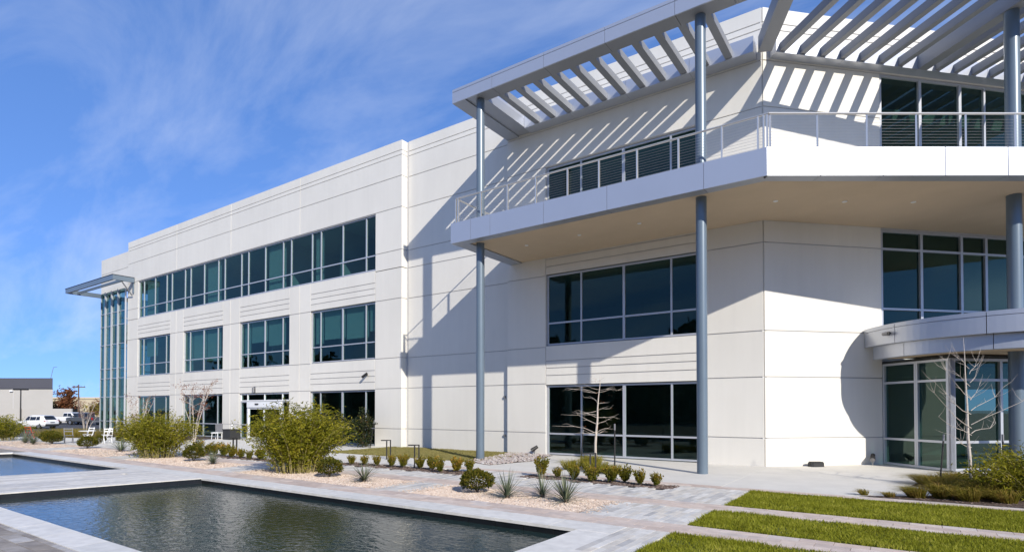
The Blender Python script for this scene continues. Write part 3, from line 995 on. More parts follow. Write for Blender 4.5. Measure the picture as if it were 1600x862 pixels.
# ---- balcony
BY, BX0 = 17.17, -14.87
BZ0, BZ1 = 8.55, 9.35
BC = (-3.20, 17.17)                        # outer corner
FBR = Frame(BC[0], BC[1], 34.7)            # right-hand edge
far = FBR.p(13.0, 0, 0)
slab_poly = [(BX0 + 0.05, BY + 0.05), (BC[0] - 0.02, BY + 0.05), FBR.p(13, 0.05, 0)[:2], FC.p(16, -0.02, 0)[:2], FC.p(0, -0.01, 0)[:2], (-15.0, 21.37), (BX0 + 0.05, 21.37)]
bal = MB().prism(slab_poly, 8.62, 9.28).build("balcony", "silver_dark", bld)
# soffit: stucco field inside a metal border
sp = [(BX0 + 0.62, BY + 0.40), (BC[0] - 0.12, BY + 0.40), FBR.p(13, 0.40, 0)[:2], FC.p(16, -0.02, 0)[:2], FC.p(0, -0.02, 0)[:2], (BX0 + 0.62, 21.36)]
MB().prism(sp, 8.60, 8.625).build("soffit", "soffit_stucco", bal)
lj = [BX0, -13.86, -12.92, -10.55, -8.10, -4.95, BC[0]]
for a, c in zip(lj[:-1], lj[1:]):
    block("fascia_panel", "silver_panel", bal, W0, a + 0.006, BY, BZ0, c - (0.006 if c != BC[0] else 0.0), BY + 0.04, BZ1)
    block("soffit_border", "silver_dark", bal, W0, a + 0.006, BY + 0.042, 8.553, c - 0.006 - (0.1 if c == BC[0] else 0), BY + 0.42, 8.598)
rj = [0.0, 1.51, 3.27, 5.02, 6.78, 8.54, 10.3, 12.1]
for a, c in zip(rj[:-1], rj[1:]):
    block("fascia_panel", "silver_panel", bal, FBR, a + 0.012, 0.0, BZ0, c - 0.012, 0.04, BZ1)
    block("soffit_border", "silver_dark", bal, FBR, a + (0.05 if a == 0 else 0.006), 0.042, 8.553, c - 0.006, 0.42, 8.597)
block("fascia_panel", "silver_panel", bal, W0, BX0 - 0.001, BY + 0.045, BZ0, BX0 + 0.04, 21.36, BZ1)
block("soffit_border", "silver_dark", bal, W0, BX0 + 0.042, BY + 0.43, 8.553, BX0 + 0.62, 21.35, 8.598)
for (x, y) in ((-12.6, 19.2), (-10.2, 19.2), (-7.8, 19.2), (-3.4, 19.6), (-1.6, 20.9), (0.2, 22.2), (-5.6, 19.2)):
    o = MB().tube([(0, 0, 0), (0, 0, -0.018)], 0.075, 16).build("downlight", "white_paint", bal); o.location = (x, y, 8.600)
deck_ = MB().prism([(BX0 + 0.06, BY + 0.06), (BC[0] - 0.03, BY + 0.06), FBR.p(12.9, 0.06, 0)[:2], FC.p(15.9, -0.05, 0)[:2], FC.p(0, -0.05, 0)[:2], (-14.9, 21.3)], 9.281, 9.33).build("deck", "concrete_walk", bal)
# railing
RZ = 10.35
rl = [(BX0 + 0.16, 21.3, RZ), (BX0 + 0.16, BY + 0.14, RZ), (BC[0] + 0.03, BY + 0.14, RZ), FBR.p(12.5, 0.13, RZ)]
for a, c in zip(rl[:-1], rl[1:]):
    MB().tube([a, c], 0.032, 10).build("handrail", "stainless", bal)
post_spots = [(BX0 + 0.16, BY + 0.14), (BX0 + 0.28, BY + 0.14), (BX0 + 0.16, 19.2), (BX0 + 0.16, 21.2)]
post_spots += [(x, BY + 0.14) for x in (-13.45, -12.2, -10.95, -9.65, -8.45, -7.1, -5.75, -4.45, -3.45, -3.30)]
post_spots += [FBR.p(u, 0.13, 0)[:2] for u in (0.08, 0.16, 1.50, 2.90, 4.30, 5.70, 7.10, 8.5, 9.9, 11.3)]
pm = MB().box(W0, -0.022, -0.035, 9.28, 0.022, 0.035, 10.33)
pmesh = pm.build("post", "stainless", bal); pmesh.location = (*post_spots[0], 0)
for q in post_spots[1:]:
    o = pmesh.copy(); COL.objects.link(o); o.location = (*q, 0)
for k in range(10):
    z = 9.43 + k * 0.085
    MB().tube([(BX0 + 0.17, 21.2, z), (BX0 + 0.17, BY + 0.15, z), (BC[0] - 0.1, BY + 0.15, z)], 0.004, 5).build("cable", "cable_steel", bal)
    MB().tube([FBR.p(0.1, 0.14, z), FBR.p(12, 0.14, z)], 0.004, 5).build("cable", "cable_steel", bal)

# ---- pergola
PZ0, PZ1 = 14.33, 14.88
per = empty("pergola", parent=bld)
PX0, PY0 = -15.05, 17.46
HC = (-2.81, 17.46)                       # outer corner, then the front edge runs parallel to the balcony's
pj = [PX0, -13.05, -10.72, -8.30, -5.9, -4.2, HC[0]]
for a, c in zip(pj[:-1], pj[1:]):
    block("fascia_panel", "silver_panel", per, W0, a + 0.006, PY0, PZ0, c - (0.006 if c != HC[0] else 0), PY0 + 0.05, PZ1 - 0.12)
    block("fascia_cap", "silver_panel", per, W0, a + 0.006, PY0 - 0.004, PZ1 - 0.105, c - (0.006 if c != HC[0] else 0), PY0 + 0.62, PZ1)
    block("beam_soffit", "slat_metal", per, W0, max(a, PX0 + 1.28) + 0.006, PY0 + 0.055, PZ0 + 0.004, c - (0.006 if c != HC[0] else 0.12), PY0 + 0.62, PZ1 - 0.11)
# wide end beam on the left in two soffit steps
block("end_beam", "silver_dark", per, W0, PX0, PY0 + 0.055, PZ0 + 0.002, PX0 + 0.62, 21.36, PZ1 - 0.11)
block("end_beam", "silver_dark", per, W0, PX0 + 0.625, PY0 + 0.055, PZ0 + 0.06, PX0 + 1.275, 21.36, PZ1 - 0.11)
block("fascia_cap", "silver_panel", per, W0, PX0, PY0 + 0.625, PZ1 - 0.105, PX0 + 1.275, 21.36, PZ1)
# ledger on the straight wall
lg = [PX0 + 1.28, -11.5, -9.0, -6.5, -4.28]
for a, c in zip(lg[:-1], lg[1:]):
    block("ledger", "silver_panel", per, W0, a + 0.005, 20.80, PZ0 + 0.003, c - 0.005, 21.37, PZ1)
x = -13.10
while x < -4.55:
    yn = PY0 + 0.625
    block("slat", "slat_metal", per, W0, x - 0.125, yn, PZ0 + 0.05, x + 0.125, 20.795, PZ0 + 0.31)
    x += 0.80
# hip beam
hd = Vector((0.407, -0.914)); hl = 3.42
FH = Frame(-4.1, 21.38, math.degrees(math.atan2(hd.y, hd.x)))
block("hip_beam", "slat_metal", per, FH, 0.35, -0.22, PZ0 + 0.001, hl, 0.22, PZ1 + 0.002)
# right part: ledger, slats, main beam, outer fascia
FPO = Frame(HC[0], HC[1], 34.7)


def reach(s):
    """distance from the turned wall to the inner edge of the front beam"""
    return 3.64 + 0.19 * (s - 1.28)

u = 0.0
for (a, c) in ((0.25, 2.9), (2.9, 5.97), (5.97, 9.0), (9.0, 12.0), (12.0, 15.0)):
    block("ledger", "silver_panel", per, FC, a + 0.005, -0.40, PZ0 + 0.003, c - 0.005, -0.01, PZ1)
for (a, c) in ((0.0, 2.4), (2.4, 4.8), (4.8, 7.2), (7.2, 9.6), (9.6, 12.0), (12, 14.4)):
    block("fascia_panel", "silver_panel", per, FPO, a + 0.006, 0.0, PZ0, c - 0.006, 0.05, PZ1 - 0.12)
    block("fascia_cap", "silver_panel", per, FPO, a + 0.006, -0.004, PZ1 - 0.105, c - 0.006, 0.60, PZ1)
    block("beam_soffit", "slat_metal", per, FPO, a + (0.22 if a == 0 else 0.006), 0.055, PZ0 + 0.004, c - 0.006, 0.62, PZ1 - 0.11)
hipdir = Vector((hd.x, hd.y)).normalized()
s_ = 0.50
su = []
while s_ < 14.5:
    if not (5.7 < s_ < 6.6): su.append(s_)
    s_ += 0.79
for s_ in su:
    block("slat", "slat_metal", per, FC, s_ - 0.105, -reach(s_) - 0.02, PZ0 + 0.05, s_ + 0.105, -0.405, PZ0 + 0.33)
block("main_beam", "slat_metal", per, FC, 5.97, -reach(6.1), PZ0 + 0.002, 6.35, -0.405, PZ1 - 0.02)

# ---- columns
for (x, y, r, zt) in ((-13.98, 17.95, 0.165, PZ0 + 0.02), (-5.26, 17.97, 0.165, PZ0 + 0.02), (2.75, 23.29, 0.195, PZ0 + 0.02)):
    me = MB().tube([(0, 0, -0.1), (0, 0, zt)], r, 40, False)
    o = me.build("column", "column_paint", bld, (x, y, 0), smooth=True)

# ---- small fittings on the walls
def floodlight(x, y, rz):
    r = empty("floodlight", (x, y, 0), rz, bld)
    MB().tube([(0, 0, 0), (0.02, -0.02, 0.22)], 0.018, 8).build("stake", "grey_metal", r)
    MB().tube([(-0.10, -0.06, 0.20), (0.13, 0.05, 0.36)], [0.09, 0.07], 12).build("lamp_head", "black_metal", r)
    MB().tube([(-0.115, -0.07, 0.19), (-0.10, -0.06, 0.20)], 0.08, 12).build("lens", "grey_metal", r)


floodlight(-13.45, 21.12, 0.3)
fp = FC.p(4.05, -0.25, 0)
floodlight(fp[0], fp[1], 1.1)
wl_ = empty("wall_spotlight", (-24.36, 21.2, 3.87), 0, bld)
MB().tube([(0, 0, 0), (0, -0.12, 0.0)], 0.05, 10).build("bracket", "black_metal", wl_)
MB().tube([(-0.16, -0.22, -0.14), (0.12, -0.12, 0.08)], [0.075, 0.06], 12).build("lamp_head", "black_metal", wl_)
sc2 = empty("wall_sconce", (-35.28, 21.2, 3.25), 0, bld)
MB().box(W0, -0.11, -0.02, -0.2, 0.11, 0.0, 0.2).build("back_plate", "grey_metal", sc2)
MB().tube([(0, -0.1, -0.17), (0, -0.1, 0.15)], 0.085, 14).build("lamp_shade", "grey_metal", sc2)
for (x, z) in ((-15.35, 2.55), (-15.35, 0.78)):
    block("hose_bib", "grey_metal", bld, W0, x - 0.04, 21.50, z - 0.05, x + 0.04, 21.58, z + 0.05)
block("outlet_box", "aluminium", bld, F3, -5.62, -0.07, 9.80, -5.42, -0.001, 9.95)

# ================================================================== PLANTS
def foliage(name, matname, P, D, L, W, parent, tint=None):
    V = leaf_faces(P, D, L, W)
    return link(name, fast_mesh(name, V, 4, matname, rng.random(len(P)) if tint is None else tint), parent)


def bamboo(loc, w, h, label, n_cane=70, leaves=110, lean=(0, 0), L=0.13, dense=1.0):
    """clump of thin arching canes carrying sprays of narrow leaves"""
    root = tag(empty("bamboo_shrub", loc), label, "shrub", "yellow-green bamboo shrubs by the pools")
    canes = MB(); P = []; D = []; T = []
    for i in range(n_cane):
        a = random.uniform(0, 6.283); rr = math.sqrt(random.random())
        bx, by = rr * w * 0.24 * math.cos(a), rr * w * 0.18 * math.sin(a)
        ex = bx + math.cos(a) * w * 0.5 * rr * random.uniform(0.5, 1.05) + lean[0] + random.gauss(0, w * 0.03)
        ey = by + math.sin(a) * w * 0.32 * rr * random.uniform(0.5, 1.05) + lean[1]
        hh = h * random.uniform(0.55, 1.0) * (1 - 0.30 * rr * rr) * (1.08 if random.random() < 0.12 else 1)
        # in camera-facing axes: widest along the pool edge direction seen from the front
        ux, uy = 0.8217, 0.57
        wx = lambda p, q: (p * ux - q * uy, p * uy + q * ux)
        pts = []
        for t in (0, .3, .6, .85, 1):
            k = t ** 1.7
            q = wx(bx + (ex - bx) * k, by + (ey - by) * k)
            pts.append((q[0], q[1], hh * (t - 0.10 * t ** 3)))
        canes.tube(pts, [0.012, 0.010, 0.008, 0.005, 0.002], 5, False)
        pv = [Vector(p) for p in pts]
        tone = random.random()
        for j in range(int(leaves * dense)):
            t = random.uniform(0.06, 1.0) ** 0.62
            s = t * 4; k0 = min(int((0 if t < .3 else 1 if t < .6 else 2 if t < .85 else 3)), 3)
            tt = (0, .3, .6, .85, 1)
            f = (t - tt[k0]) / (tt[k0 + 1] - tt[k0])
            p = pv[k0].lerp(pv[k0 + 1], f)
            sp = 0.13 * (1.1 - 0.4 * t) * w / 3.0 + 0.045
            d = Vector((random.gauss(0, 1), random.gauss(0, 1), random.gauss(0.1, 0.6)))
            q = p + Vector((random.gauss(0, 1), random.gauss(0, 1), random.gauss(0, 0.7))) * sp
            if q.z < 0.05: q.z = 0.05 + random.random() * 0.1
            P.append(q[:]); D.append(d[:]); T.append(0.65 * tone * random.random() + 0.35 * random.random() + 0.12)
    canes.build("canes", "cane", root)
    n = len(P)
    foliage("foliage", "bamboo_leaf", np.array(P), np.array(D), L * rng.uniform(.6, 1.3, n), 0.030 * L / 0.13 * rng.uniform(.7, 1.3, n), root, np.array(T))
    return root


bamboo((-15.9, 11.0, 0), 2.65, 2.62, "largest yellow-green bamboo clump, at the middle of the pool's far edge", 150, 150)
bamboo((-25.5, 11.05, 0), 2.75, 2.3, "broad bamboo clump in the gravel between the two pools, before the small-leaved trees", 120, 125)
bamboo((-51.5, 12.6, gz(-51.5)), 2.4, 2.1, "bamboo clump cut by the left edge of the picture, beside the parked cars", 60, 90, L=0.16)
bamboo((2.35, 17.0, 0), 2.5, 1.45, "low feathery bamboo shrub in the planting bed at the right edge", 75, 110, L=0.11)


def ball_shrub(loc, w, h, label, n=2600, matname="boxwood_leaf"):
    root = tag(empty("round_shrub", loc), label, "shrub", "clipped round shrubs in the gravel beds")
    d = unit(rng.normal(size=(n, 3)))
    d[:, 2] = np.abs(d[:, 2]) * np.where(rng.random(n) < 0.8, 1, -0.35)
    r = rng.uniform(0.55, 1.0, n) ** 0.5
    lump = 1 + 0.09 * np.sin(d[:, 0] * 7 + loc[0]) * np.sin(d[:, 1] * 6 + loc[1]) + 0.06 * np.sin(d[:, 2] * 11 + d[:, 0] * 5)
    P = d * (r * lump)[:, None] * np.array([w / 2, w / 2, h * 0.60]) + np.array([0, 0, h * 0.38])
    P[:, 2] = np.maximum(P[:, 2], 0.015)
    D = d + rng.normal(0, 0.55, (n, 3)) + np.array([0, 0, 0.35])
    foliage("foliage", matname, P, D, 0.055 * rng.uniform(.6, 1.3, n) * w / .75, 0.034 * rng.uniform(.7, 1.3, n) * w / .75, root)
    st = MB()
    for k in range(7):
        a = random.uniform(0, 6.28)
        st.tube([(0, 0, 0), (math.cos(a) * w * .12, math.sin(a) * w * .12, h * .3), (math.cos(a) * w * .3, math.sin(a) * w * .3, h * .55)], [0.014, 0.01, 0.005], 5)
    st.build("stems", "bark_brown", root)
    return root


for (x, y, w, h, lab) in ((-8.55, 10.85, 0.80, 0.55, "round clipped shrub in the gravel bed beside three spiky yuccas"),
                          (-14.1, 10.85, 0.74, 0.56, "round clipped shrub at the right foot of the largest bamboo"),
                          (-22.6, 11.1, 0.76, 0.62, "round brown-green shrub right of the broad bamboo between the pools"),
                          (-34.3, 11.6, 0.88, 0.62, "round shrub with orange tips in front of the white folding chairs"),
                          (-40.3, 11.9, 0.95, 0.66, "low round shrub just left of the folding chairs, nearer one of a pair"),
                          (-44.0, 12.9, 1.15, 0.62, "wide low shrub behind the other one, next to the red chair"),
                          (-49.2, 11.9, 0.9, 0.62, "dark round shrub at the foot of the bamboo at the left picture edge"),
                          (-38.4, 14.8, 0.8, 0.5, "orange-green low shrub right of the folding chairs"),
                          (-39.5, 14.0, 0.6, 0.45, "small dark shrub half hidden under the bistro table")):
    ball_shrub((x, y, 0), w, h, lab)


def dwarf_mesh(seed):
    n = 620
    st = []
    P = []; D = []
    for k in range(44):
        a = random.uniform(0, 6.28); sp = 0.21 * math.sqrt(random.random())
        hh = random.uniform(0.32, 0.52)
        top = np.array([math.cos(a) * sp, math.sin(a) * sp, hh * (1.05 - sp)])
        for j in range(24):
            t = random.uniform(0.18, 1.0)
            P.append(top * np.array([t ** 0.8, t ** 0.8, t]) + np.random.default_rng(k * 99 + j + seed).normal(0, 0.018, 3))
            D.append((math.cos(a) * .6 + random.gauss(0, .6), math.sin(a) * .6 + random.gauss(0, .6), 0.9))
    P = np.array(P); P[:, 2] = np.maximum(P[:, 2], 0.02)
    n = len(P)
    V = leaf_faces(P, np.array(D), 0.060 * rng.uniform(.6, 1.25, n), 0.034 * rng.uniform(.7, 1.3, n))
    tint = np.clip(0.15 + 0.9 * (P[:, 2] / 0.5) * rng.random(n) + 0.12 * rng.random(n), 0, 1)      # young tips are orange
    return fast_mesh("dwarf_foliage", V, 4, "dwarf_leaf", tint)


dm = [dwarf_mesh(s) for s in range(4)]
dstem = MB()
for k in range(8):
    a = k * 0.8
    dstem.tube([(0, 0, 0), (math.cos(a) * .04, math.sin(a) * .04, .12), (math.cos(a) * .12, math.sin(a) * .12, .36)], [.008, .006, .002], 4, False)
dsm = dstem.build("stems", "bark_brown"); dstem_mesh = dsm.data
bpy.data.objects.remove(dsm)
dn = 0


def dwarf(x, y, label, group, s=1.0):
    global dn
    r = tag(empty("dwarf_shrub", (x, y, 0), random.uniform(0, 6.28)), label, "shrub", group)
    sc = s * random.uniform(0.72, 1.14)
    r.scale = (sc, sc, sc * random.uniform(.85, 1.15))
    r.rotation_euler[0] = random.gauss(0, .07); r.rotation_euler[1] = random.gauss(0, .07)
    r.location[0] += random.gauss(0, .05); r.location[1] += random.gauss(0, .04)
    link("foliage", dm[dn % 4], r); link("stems", dstem_mesh, r)
    dn += 1


for i, (x, y) in enumerate(((-8.95, 14.3), (-8.45, 14.4), (-7.80, 14.3), (-7.22, 14.2), (-6.72, 14.3), (-6.28, 14.45), (-5.85, 14.35), (-5.35, 14.2))):
    dwarf(x, y, "%s dwarf shrub in the mulch strip before the bare sapling by the big window" % (ORD[i] if i < 7 else "rightmost"), "dwarf shrubs before the bare sapling", 0.98)
for i, (x, y) in enumerate(((-16.5, 13.65), (-15.95, 13.8), (-15.35, 13.85), (-14.75, 13.9), (-14.1, 13.95), (-13.45, 13.95), (-12.8, 13.9), (-12.15, 13.5), (-11.8, 13.85), (-11.45, 14.2))):
    dwarf(x, y, "%s dwarf shrub in the row between the largest bamboo and the left column" % (ORD[i] if i < 9 else "rightmost"), "dwarf shrubs along the middle walk", 0.98)
for i, (x, y) in enumerate(((-26.2, 13.0), (-25.3, 13.0), (-24.5, 12.9), (-23.7, 12.85), (-22.9, 12.8), (-22.2, 12.75), (-21.5, 12.75), (-20.8, 12.75))):
    dwarf(x, y, "%s dwarf shrub in the row between the two big bamboo clumps" % (ORD[i] if i < 7 else "rightmost"), "dwarf shrubs between the bamboo clumps", 1.05)


def yucca(loc, r, label, n=85, up=0.55):
    n = random.randint(75, 120)
    root = tag(empty("yucca", loc), label, "yucca", "spiky grey-green yuccas in the gravel")
    V = []
    for i in range(n):
        a = random.uniform(0, 6.283); e = random.uniform(0.12, 1.35)
        L_ = r * random.uniform(0.75, 1.55); w = 0.011 * r / 0.5
        dr = 0.25 + 0.55 * random.random()
        ca, sa = math.cos(a), math.sin(a); ce, se = math.cos(e), math.sin(e)
        prev = None
        for t in (0, .33, .66, 1.0):
            rad = L_ * t * ce; z = max(0.01, 0.03 + L_ * (t * se - dr * 0.35 * t * t * ce))
            ww = w * (1 - t ** 2 * 0.95)
            l = (rad * ca - sa * ww, rad * sa + ca * ww, z); rr = (rad * ca + sa * ww, rad * sa - ca * ww, z)
            if prev: V += [prev[0], prev[1], rr, l]
            prev = (l, rr)
    V = np.array(V)
    me = fast_mesh("yucca_leaves", V, 4, "yucca_leaf", np.repeat(rng.random(len(V) // 12), 3))
    link("leaves", me, root)
    MB().tube([(0, 0, -0.02), (0, 0, 0.07)], [0.06, 0.04], 8).build("crown", "bark_brown", root)


for (x, y, r, lab) in ((-7.45, 10.55, 0.50, "yucca nearest the round clipped shrub, leftmost of three in one gravel bed"),
                       (-6.85, 11.1, 0.48, "middle yucca of three in one gravel bed, set a little back"),
                       (-6.05, 10.75, 0.56, "rightmost and largest yucca of three in one gravel bed, long leaf sticking out"),
                       (-12.35, 10.65, 0.50, "single yucca in the gravel right of the largest bamboo"),
                       (-20.8, 10.9, 0.46, "small single yucca in gravel left of the largest bamboo"),
                       (-30.4, 11.6, 0.62, "yucca left of the broad bamboo clump, near the folding chairs"),
                       (-42.6, 11.3, 0.65, "grey yucca at the foot of the low shrubs, left of its pair"),
                       (-40.9, 11.2, 0.6, "grey yucca at the foot of the low shrubs, right of its pair")):
    yucca((x, y, 0), r, lab)


def sedge(loc, r, h, label, n=420, matname="sedge_leaf", wind=(0.0, 0.0)):
    root = tag(empty("ornamental_grass", loc), label, "grass clump", "ornamental grass clumps")
    V = []
    for i in range(n):
        a = random.uniform(0, 6.283); rr = r * math.sqrt(random.random())
        bx, by = rr * .45 * math.cos(a), rr * .45 * math.sin(a)
        ex, ey = bx + math.cos(a) * rr * .9 + wind[0] * r + random.gauss(0, .05), by + math.sin(a) * rr * .9 + wind[1] * r + random.gauss(0, .05)
        hh = h * random.uniform(.55, 1.05); w = 0.0045
        aa = random.uniform(0, 3.14); sx, sy = math.cos(aa) * w, math.sin(aa) * w
        mx, my, mz = bx + (ex - bx) * .35, by + (ey - by) * .35, hh * .8
        ez = hh * random.uniform(.55, 1.0)
        V += [(bx - sx, by - sy, 0), (bx + sx, by + sy, 0), (mx + sx, my + sy, mz), (mx - sx, my - sy, mz)]
        V += [(mx - sx, my - sy, mz), (mx + sx, my + sy, mz), (ex + sx * .3, ey + sy * .3, ez), (ex - sx * .3, ey - sy * .3, ez)]
    V = np.array(V)
    link("blades", fast_mesh("sedge_blades", V, 4, matname, np.repeat(rng.random(len(V) // 8), 2)), root)


for i, (x, y, r, h) in enumerate(((-9.2, 16.7, .5, .38), (-8.7, 17.1, .55, .46), (-8.2, 16.5, .55, .40), (-7.6, 16.3, .5, .34), (-8.9, 17.6, .5, .5))):
    sedge((x, y, 0), r, h, ("leftmost low", "back left fuller", "middle", "rightmost", "tallest rear")[i] + " green-gold grass clump around the bare sapling's foot", 420, "sedge_green")
for i, (x, y, r, h, lab) in enumerate(((-0.85, 15.62, .16, .16, "tiny grass tuft alone at the lawn edge, leftmost of the right-hand bed"),
                                       (-0.35, 15.6, .20, .14, "second tiny grass tuft at the lawn edge"),
                                       (0.15, 15.85, .34, .30, "brown-tipped grass clump at the left tip of the right-hand bed"),
                                       (0.62, 16.05, .36, .38, "dark green grass clump beside the brown-tipped one"),
                                       (1.05, 15.95, .45, .36, "grass clump along the front of the right-hand bed"),
                                       (1.35, 16.6, .55, .46, "tawny grass clump leaning over the concrete in the right-hand bed"),
                                       (1.7, 16.1, .45, .36, "green grass clump below the feathery bamboo shrub"),
                                       (0.45, 18.9, .5, .30, "low grass clump at the concrete edge left of the second sapling"),
                                       (0.75, 18.4, .55, .34, "grass clump lying towards the concrete wedge, front of the sapling"),
                                       (1.15, 19.2, .6, .40, "fuller grass clump before the second sapling's stake"),
                                       (1.4, 18.0, .6, .42, "grass clump in the middle of the right-hand bed"),
                                       (1.95, 17.6, .6, .50, "tall grass clump behind the feathery bamboo shrub"))):
    sedge((x, y, 0), r, h, lab, 520 if r > .3 else 160, "sedge_leaf", (-0.5, -0.2))
for i, (x, y) in enumerate(((-56, 17.6), (-58.5, 18.6), (-61, 18.4), (-63, 19.6), (-53.5, 17.4), (-51, 17.8), (-48.8, 18.8), (-60.5, 17.2))):
    sedge((x, y, gz(x)), 1.2, 0.85, "%s clump of tall tawny grass by the glazed building corner" % ("front left", "middle", "rear", "farthest left", "front middle", "front right", "rightmost", "lowest")[i], 380, "sedge_leaf")
    

def branchy(root, matname, spec, trunk, rad):
    """trunk polyline plus limb polylines, every limb tapered"""
    MB().tube(trunk, rad, 9).build("trunk", matname, root, smooth=True)
    for pts, r in spec:
        n = len(pts)
        MB().tube(pts, [r * (1 - 0.8 * i / (n - 1)) for i in range(n)], 5, False).build("limb", matname, root, smooth=True)


def cam_axes(p, q):
    return (p * 0.8217 - q * 0.57, p * 0.57 + q * 0.8217)


# bare sapling before the big window: straight pale stem, flat whorls of limbs
t1 = tag(empty("bare_sapling", (-8.85, 17.75, 0)), "pale bare sapling with level limbs, staked before the big ground-floor window", "tree")
spec = []
random.seed(21)
for (z, Lm, dirs) in ((1.18, 0.95, (-1.25, -0.6, 0.55, 0.35)), (1.42, 0.9, (-1.05, 0.5)), (1.75, 0.75, (-0.85, 0.85, -0.5)), (1.95, 0.6, (-0.9, 0.5)), (2.25, 0.5, (0.55, -0.6)), (2.55, 0.8, (-1.1, 1.0, -0.8)), (2.65, 0.6, (-0.8, 0.75)), (2.95, 0.25, (-0.35, 0.4, -0.2))):
    for d in dirs:
        q = random.uniform(-0.5, 0.5) * abs(d)
        l = Lm * abs(d) * 1.28; sg = 1 if d > 0 else -1
        up = random.uniform(-0.12, 0.30) * l
        z0 = z + random.uniform(-.05, .05)
        pts = []
        for t in (0, .25, .5, .75, 1):
            p_ = sg * l * t; x_, y_ = cam_axes(p_ + 0.09 * z0 / 3, q * t + random.uniform(-.03, .03))
            pts.append((x_, y_, z0 + up * math.sin(t * 2.0) + random.uniform(-.035, .035)))
        spec.append((pts, 0.013 * (1 - z0 / 5)))
        for k in range(2):
            b0 = Vector(pts[random.choice((1, 2, 3))]); x_, y_ = cam_axes(sg * random.uniform(.12, .40), random.uniform(-.4, .4))
            spec.append(([b0[:], (b0 + Vector((x_ * .6, y_ * .6, random.uniform(-.02, .10))))[:], (b0 + Vector((x_, y_, random.uniform(-.10, .16))))[:]], 0.0055))
trunk = []
for i in range(9):
    z = 3.25 * i / 8; x_, y_ = cam_axes(0.20 * (z / 3.2) ** 1.3 + 0.015 * math.sin(z * 5), 0.01 * math.cos(z * 4))
    trunk.append((x_, y_, z))
branchy(t1, "bark_pale", spec, trunk, [0.05, .047, .043, .038, .032, .026, .019, .012, .004])
lp = np.array([(*cam_axes(random.uniform(-.4, .7), random.uniform(-.2, .2)), random.choice((2.0, 2.2, 2.5, 1.8, 1.3)) + random.gauss(0, .06)) for _ in range(14)])
foliage("dry_leaves", "rust_leaf", lp, rng.normal(size=(14, 3)), 0.06, 0.035, t1)

# second sapling at the right, limbs sweeping up
t2 = tag(empty("bare_sapling", (1.27, 18.20, 0)), "bare sapling with upswept limbs rising from the right-hand bed before the lobby glass", "tree")
spec = []
for (z, d, L_, up) in ((1.55, -1, 1.25, .55), (1.60, 1, 1.1, .30), (1.75, -1, 1.7, 1.0), (1.85, 1, 1.9, 1.15), (2.15, -1, 1.35, .9), (2.25, 1, 1.5, .7), (2.55, 1, .7, .6), (2.6, -1, .9, .8), (2.95, -1, .75, .75), (3.05, 1, .55, .45), (3.3, 1, .45, .6), (3.45, -1, .35, .55), (1.2, -1, .6, .35)):
    q = random.uniform(-.5, .5) * L_; pts = []
    kink = random.uniform(-.06, .06)
    for t in (0, .2, .45, .7, 1):
        x_, y_ = cam_axes(d * L_ * 0.85 * t + 0.03 * math.sin(9 * t + z), q * t)
        pts.append((x_, y_, z + up * (0.55 * t + 0.45 * t * t) + kink * math.sin(t * 6)))
    spec.append((pts, 0.018 * (1 - z / 6)))
    for k in range(6):
        b0 = Vector(pts[random.choice((1, 2, 3, 4))]); x_, y_ = cam_axes(d * random.uniform(-.15, .38), random.uniform(-.3, .3))
        z2 = random.uniform(.1, .45)
        spec.append(([b0[:], (b0 + Vector((x_ * .6, y_ * .6, z2 * .45)))[:], (b0 + Vector((x_, y_, z2)))[:]], 0.0055))
trunk = []
for i in range(10):
    z = 4.35 * i / 9; x_, y_ = cam_axes(-0.16 * (z / 4.3) + 0.02 * math.sin(z * 3.5), 0.02 * math.cos(z * 3))
    trunk.append((x_, y_, z))
t2.scale = (0.87, 0.87, 0.87)
branchy(t2, "bark_pale", spec, trunk, [.050, .046, .042, .037, .032, .027, .021, .015, .009, .003])


def stake(x, y, h, label, lean=0.0):
    r = tag(empty("tree_stake", (x, y, 0)), label, "stake", "dark metal tree stakes")
    lx, ly = cam_axes(lean, 0)
    MB().tube([(0, 0, -.05), (lx, ly, h)], 0.022, 6).build("post", "black_metal", r)
    MB().tube([(lx * .9, ly * .9, h * .9), (lx * 1.02, ly * 1.02, h * 1.03)], 0.027, 6).build("tip", "grey_metal", r)


stake(-9.30, 17.55, 1.25, "dark leaning stake left of the bare sapling by the big window", 0.10)
stake(-7.40, 16.20, 1.50, "dark upright stake right of the bare sapling by the big window", 0.0)
stake(0.66, 18.55, 1.30, "dark stake left of the second sapling, before the lobby glass", 0.12)
stake(1.89, 18.1, 1.35, "dark stake right of the second sapling, at the bamboo", -0.02)
stake(-22.75, 20.0, 1.4, "thin leaning stick beside the dark magnolia at the white pier", 0.22)


def magnolia(loc, w, h, label, n=2300):
    r = tag(empty("magnolia_bush", loc), label, "bush")
    P = []; 
    while len(P) < n:
        x, y, z = random.uniform(-1, 1), random.uniform(-1, 1), random.uniform(0, 1)
        lim = (0.55 + 0.45 * math.sin(min(1, z * 1.5) * 1.57)) * (1.0 if z < .55 else max(0.12, 1 - (z - .55) * 1.9)) * (0.85 + .25 * math.sin(7 * z + 4 * x))
        if x * x + y * y < lim * lim: P.append((x * w / 2, y * w / 2, 0.05 + z * h))
    P = np.array(P)
    foliage("foliage", "magnolia_leaf", P, rng.normal(size=(n, 3)) + np.array([0, 0, .5]), 0.13 * rng.uniform(.7, 1.2, n), 0.06 * rng.uniform(.8, 1.2, n), r)
    MB().tube([(0, 0, 0), (0.02, 0, h * .5), (0, .03, h * .92)], [.04, .03, .008], 6).build("trunk", "bark_brown", r)


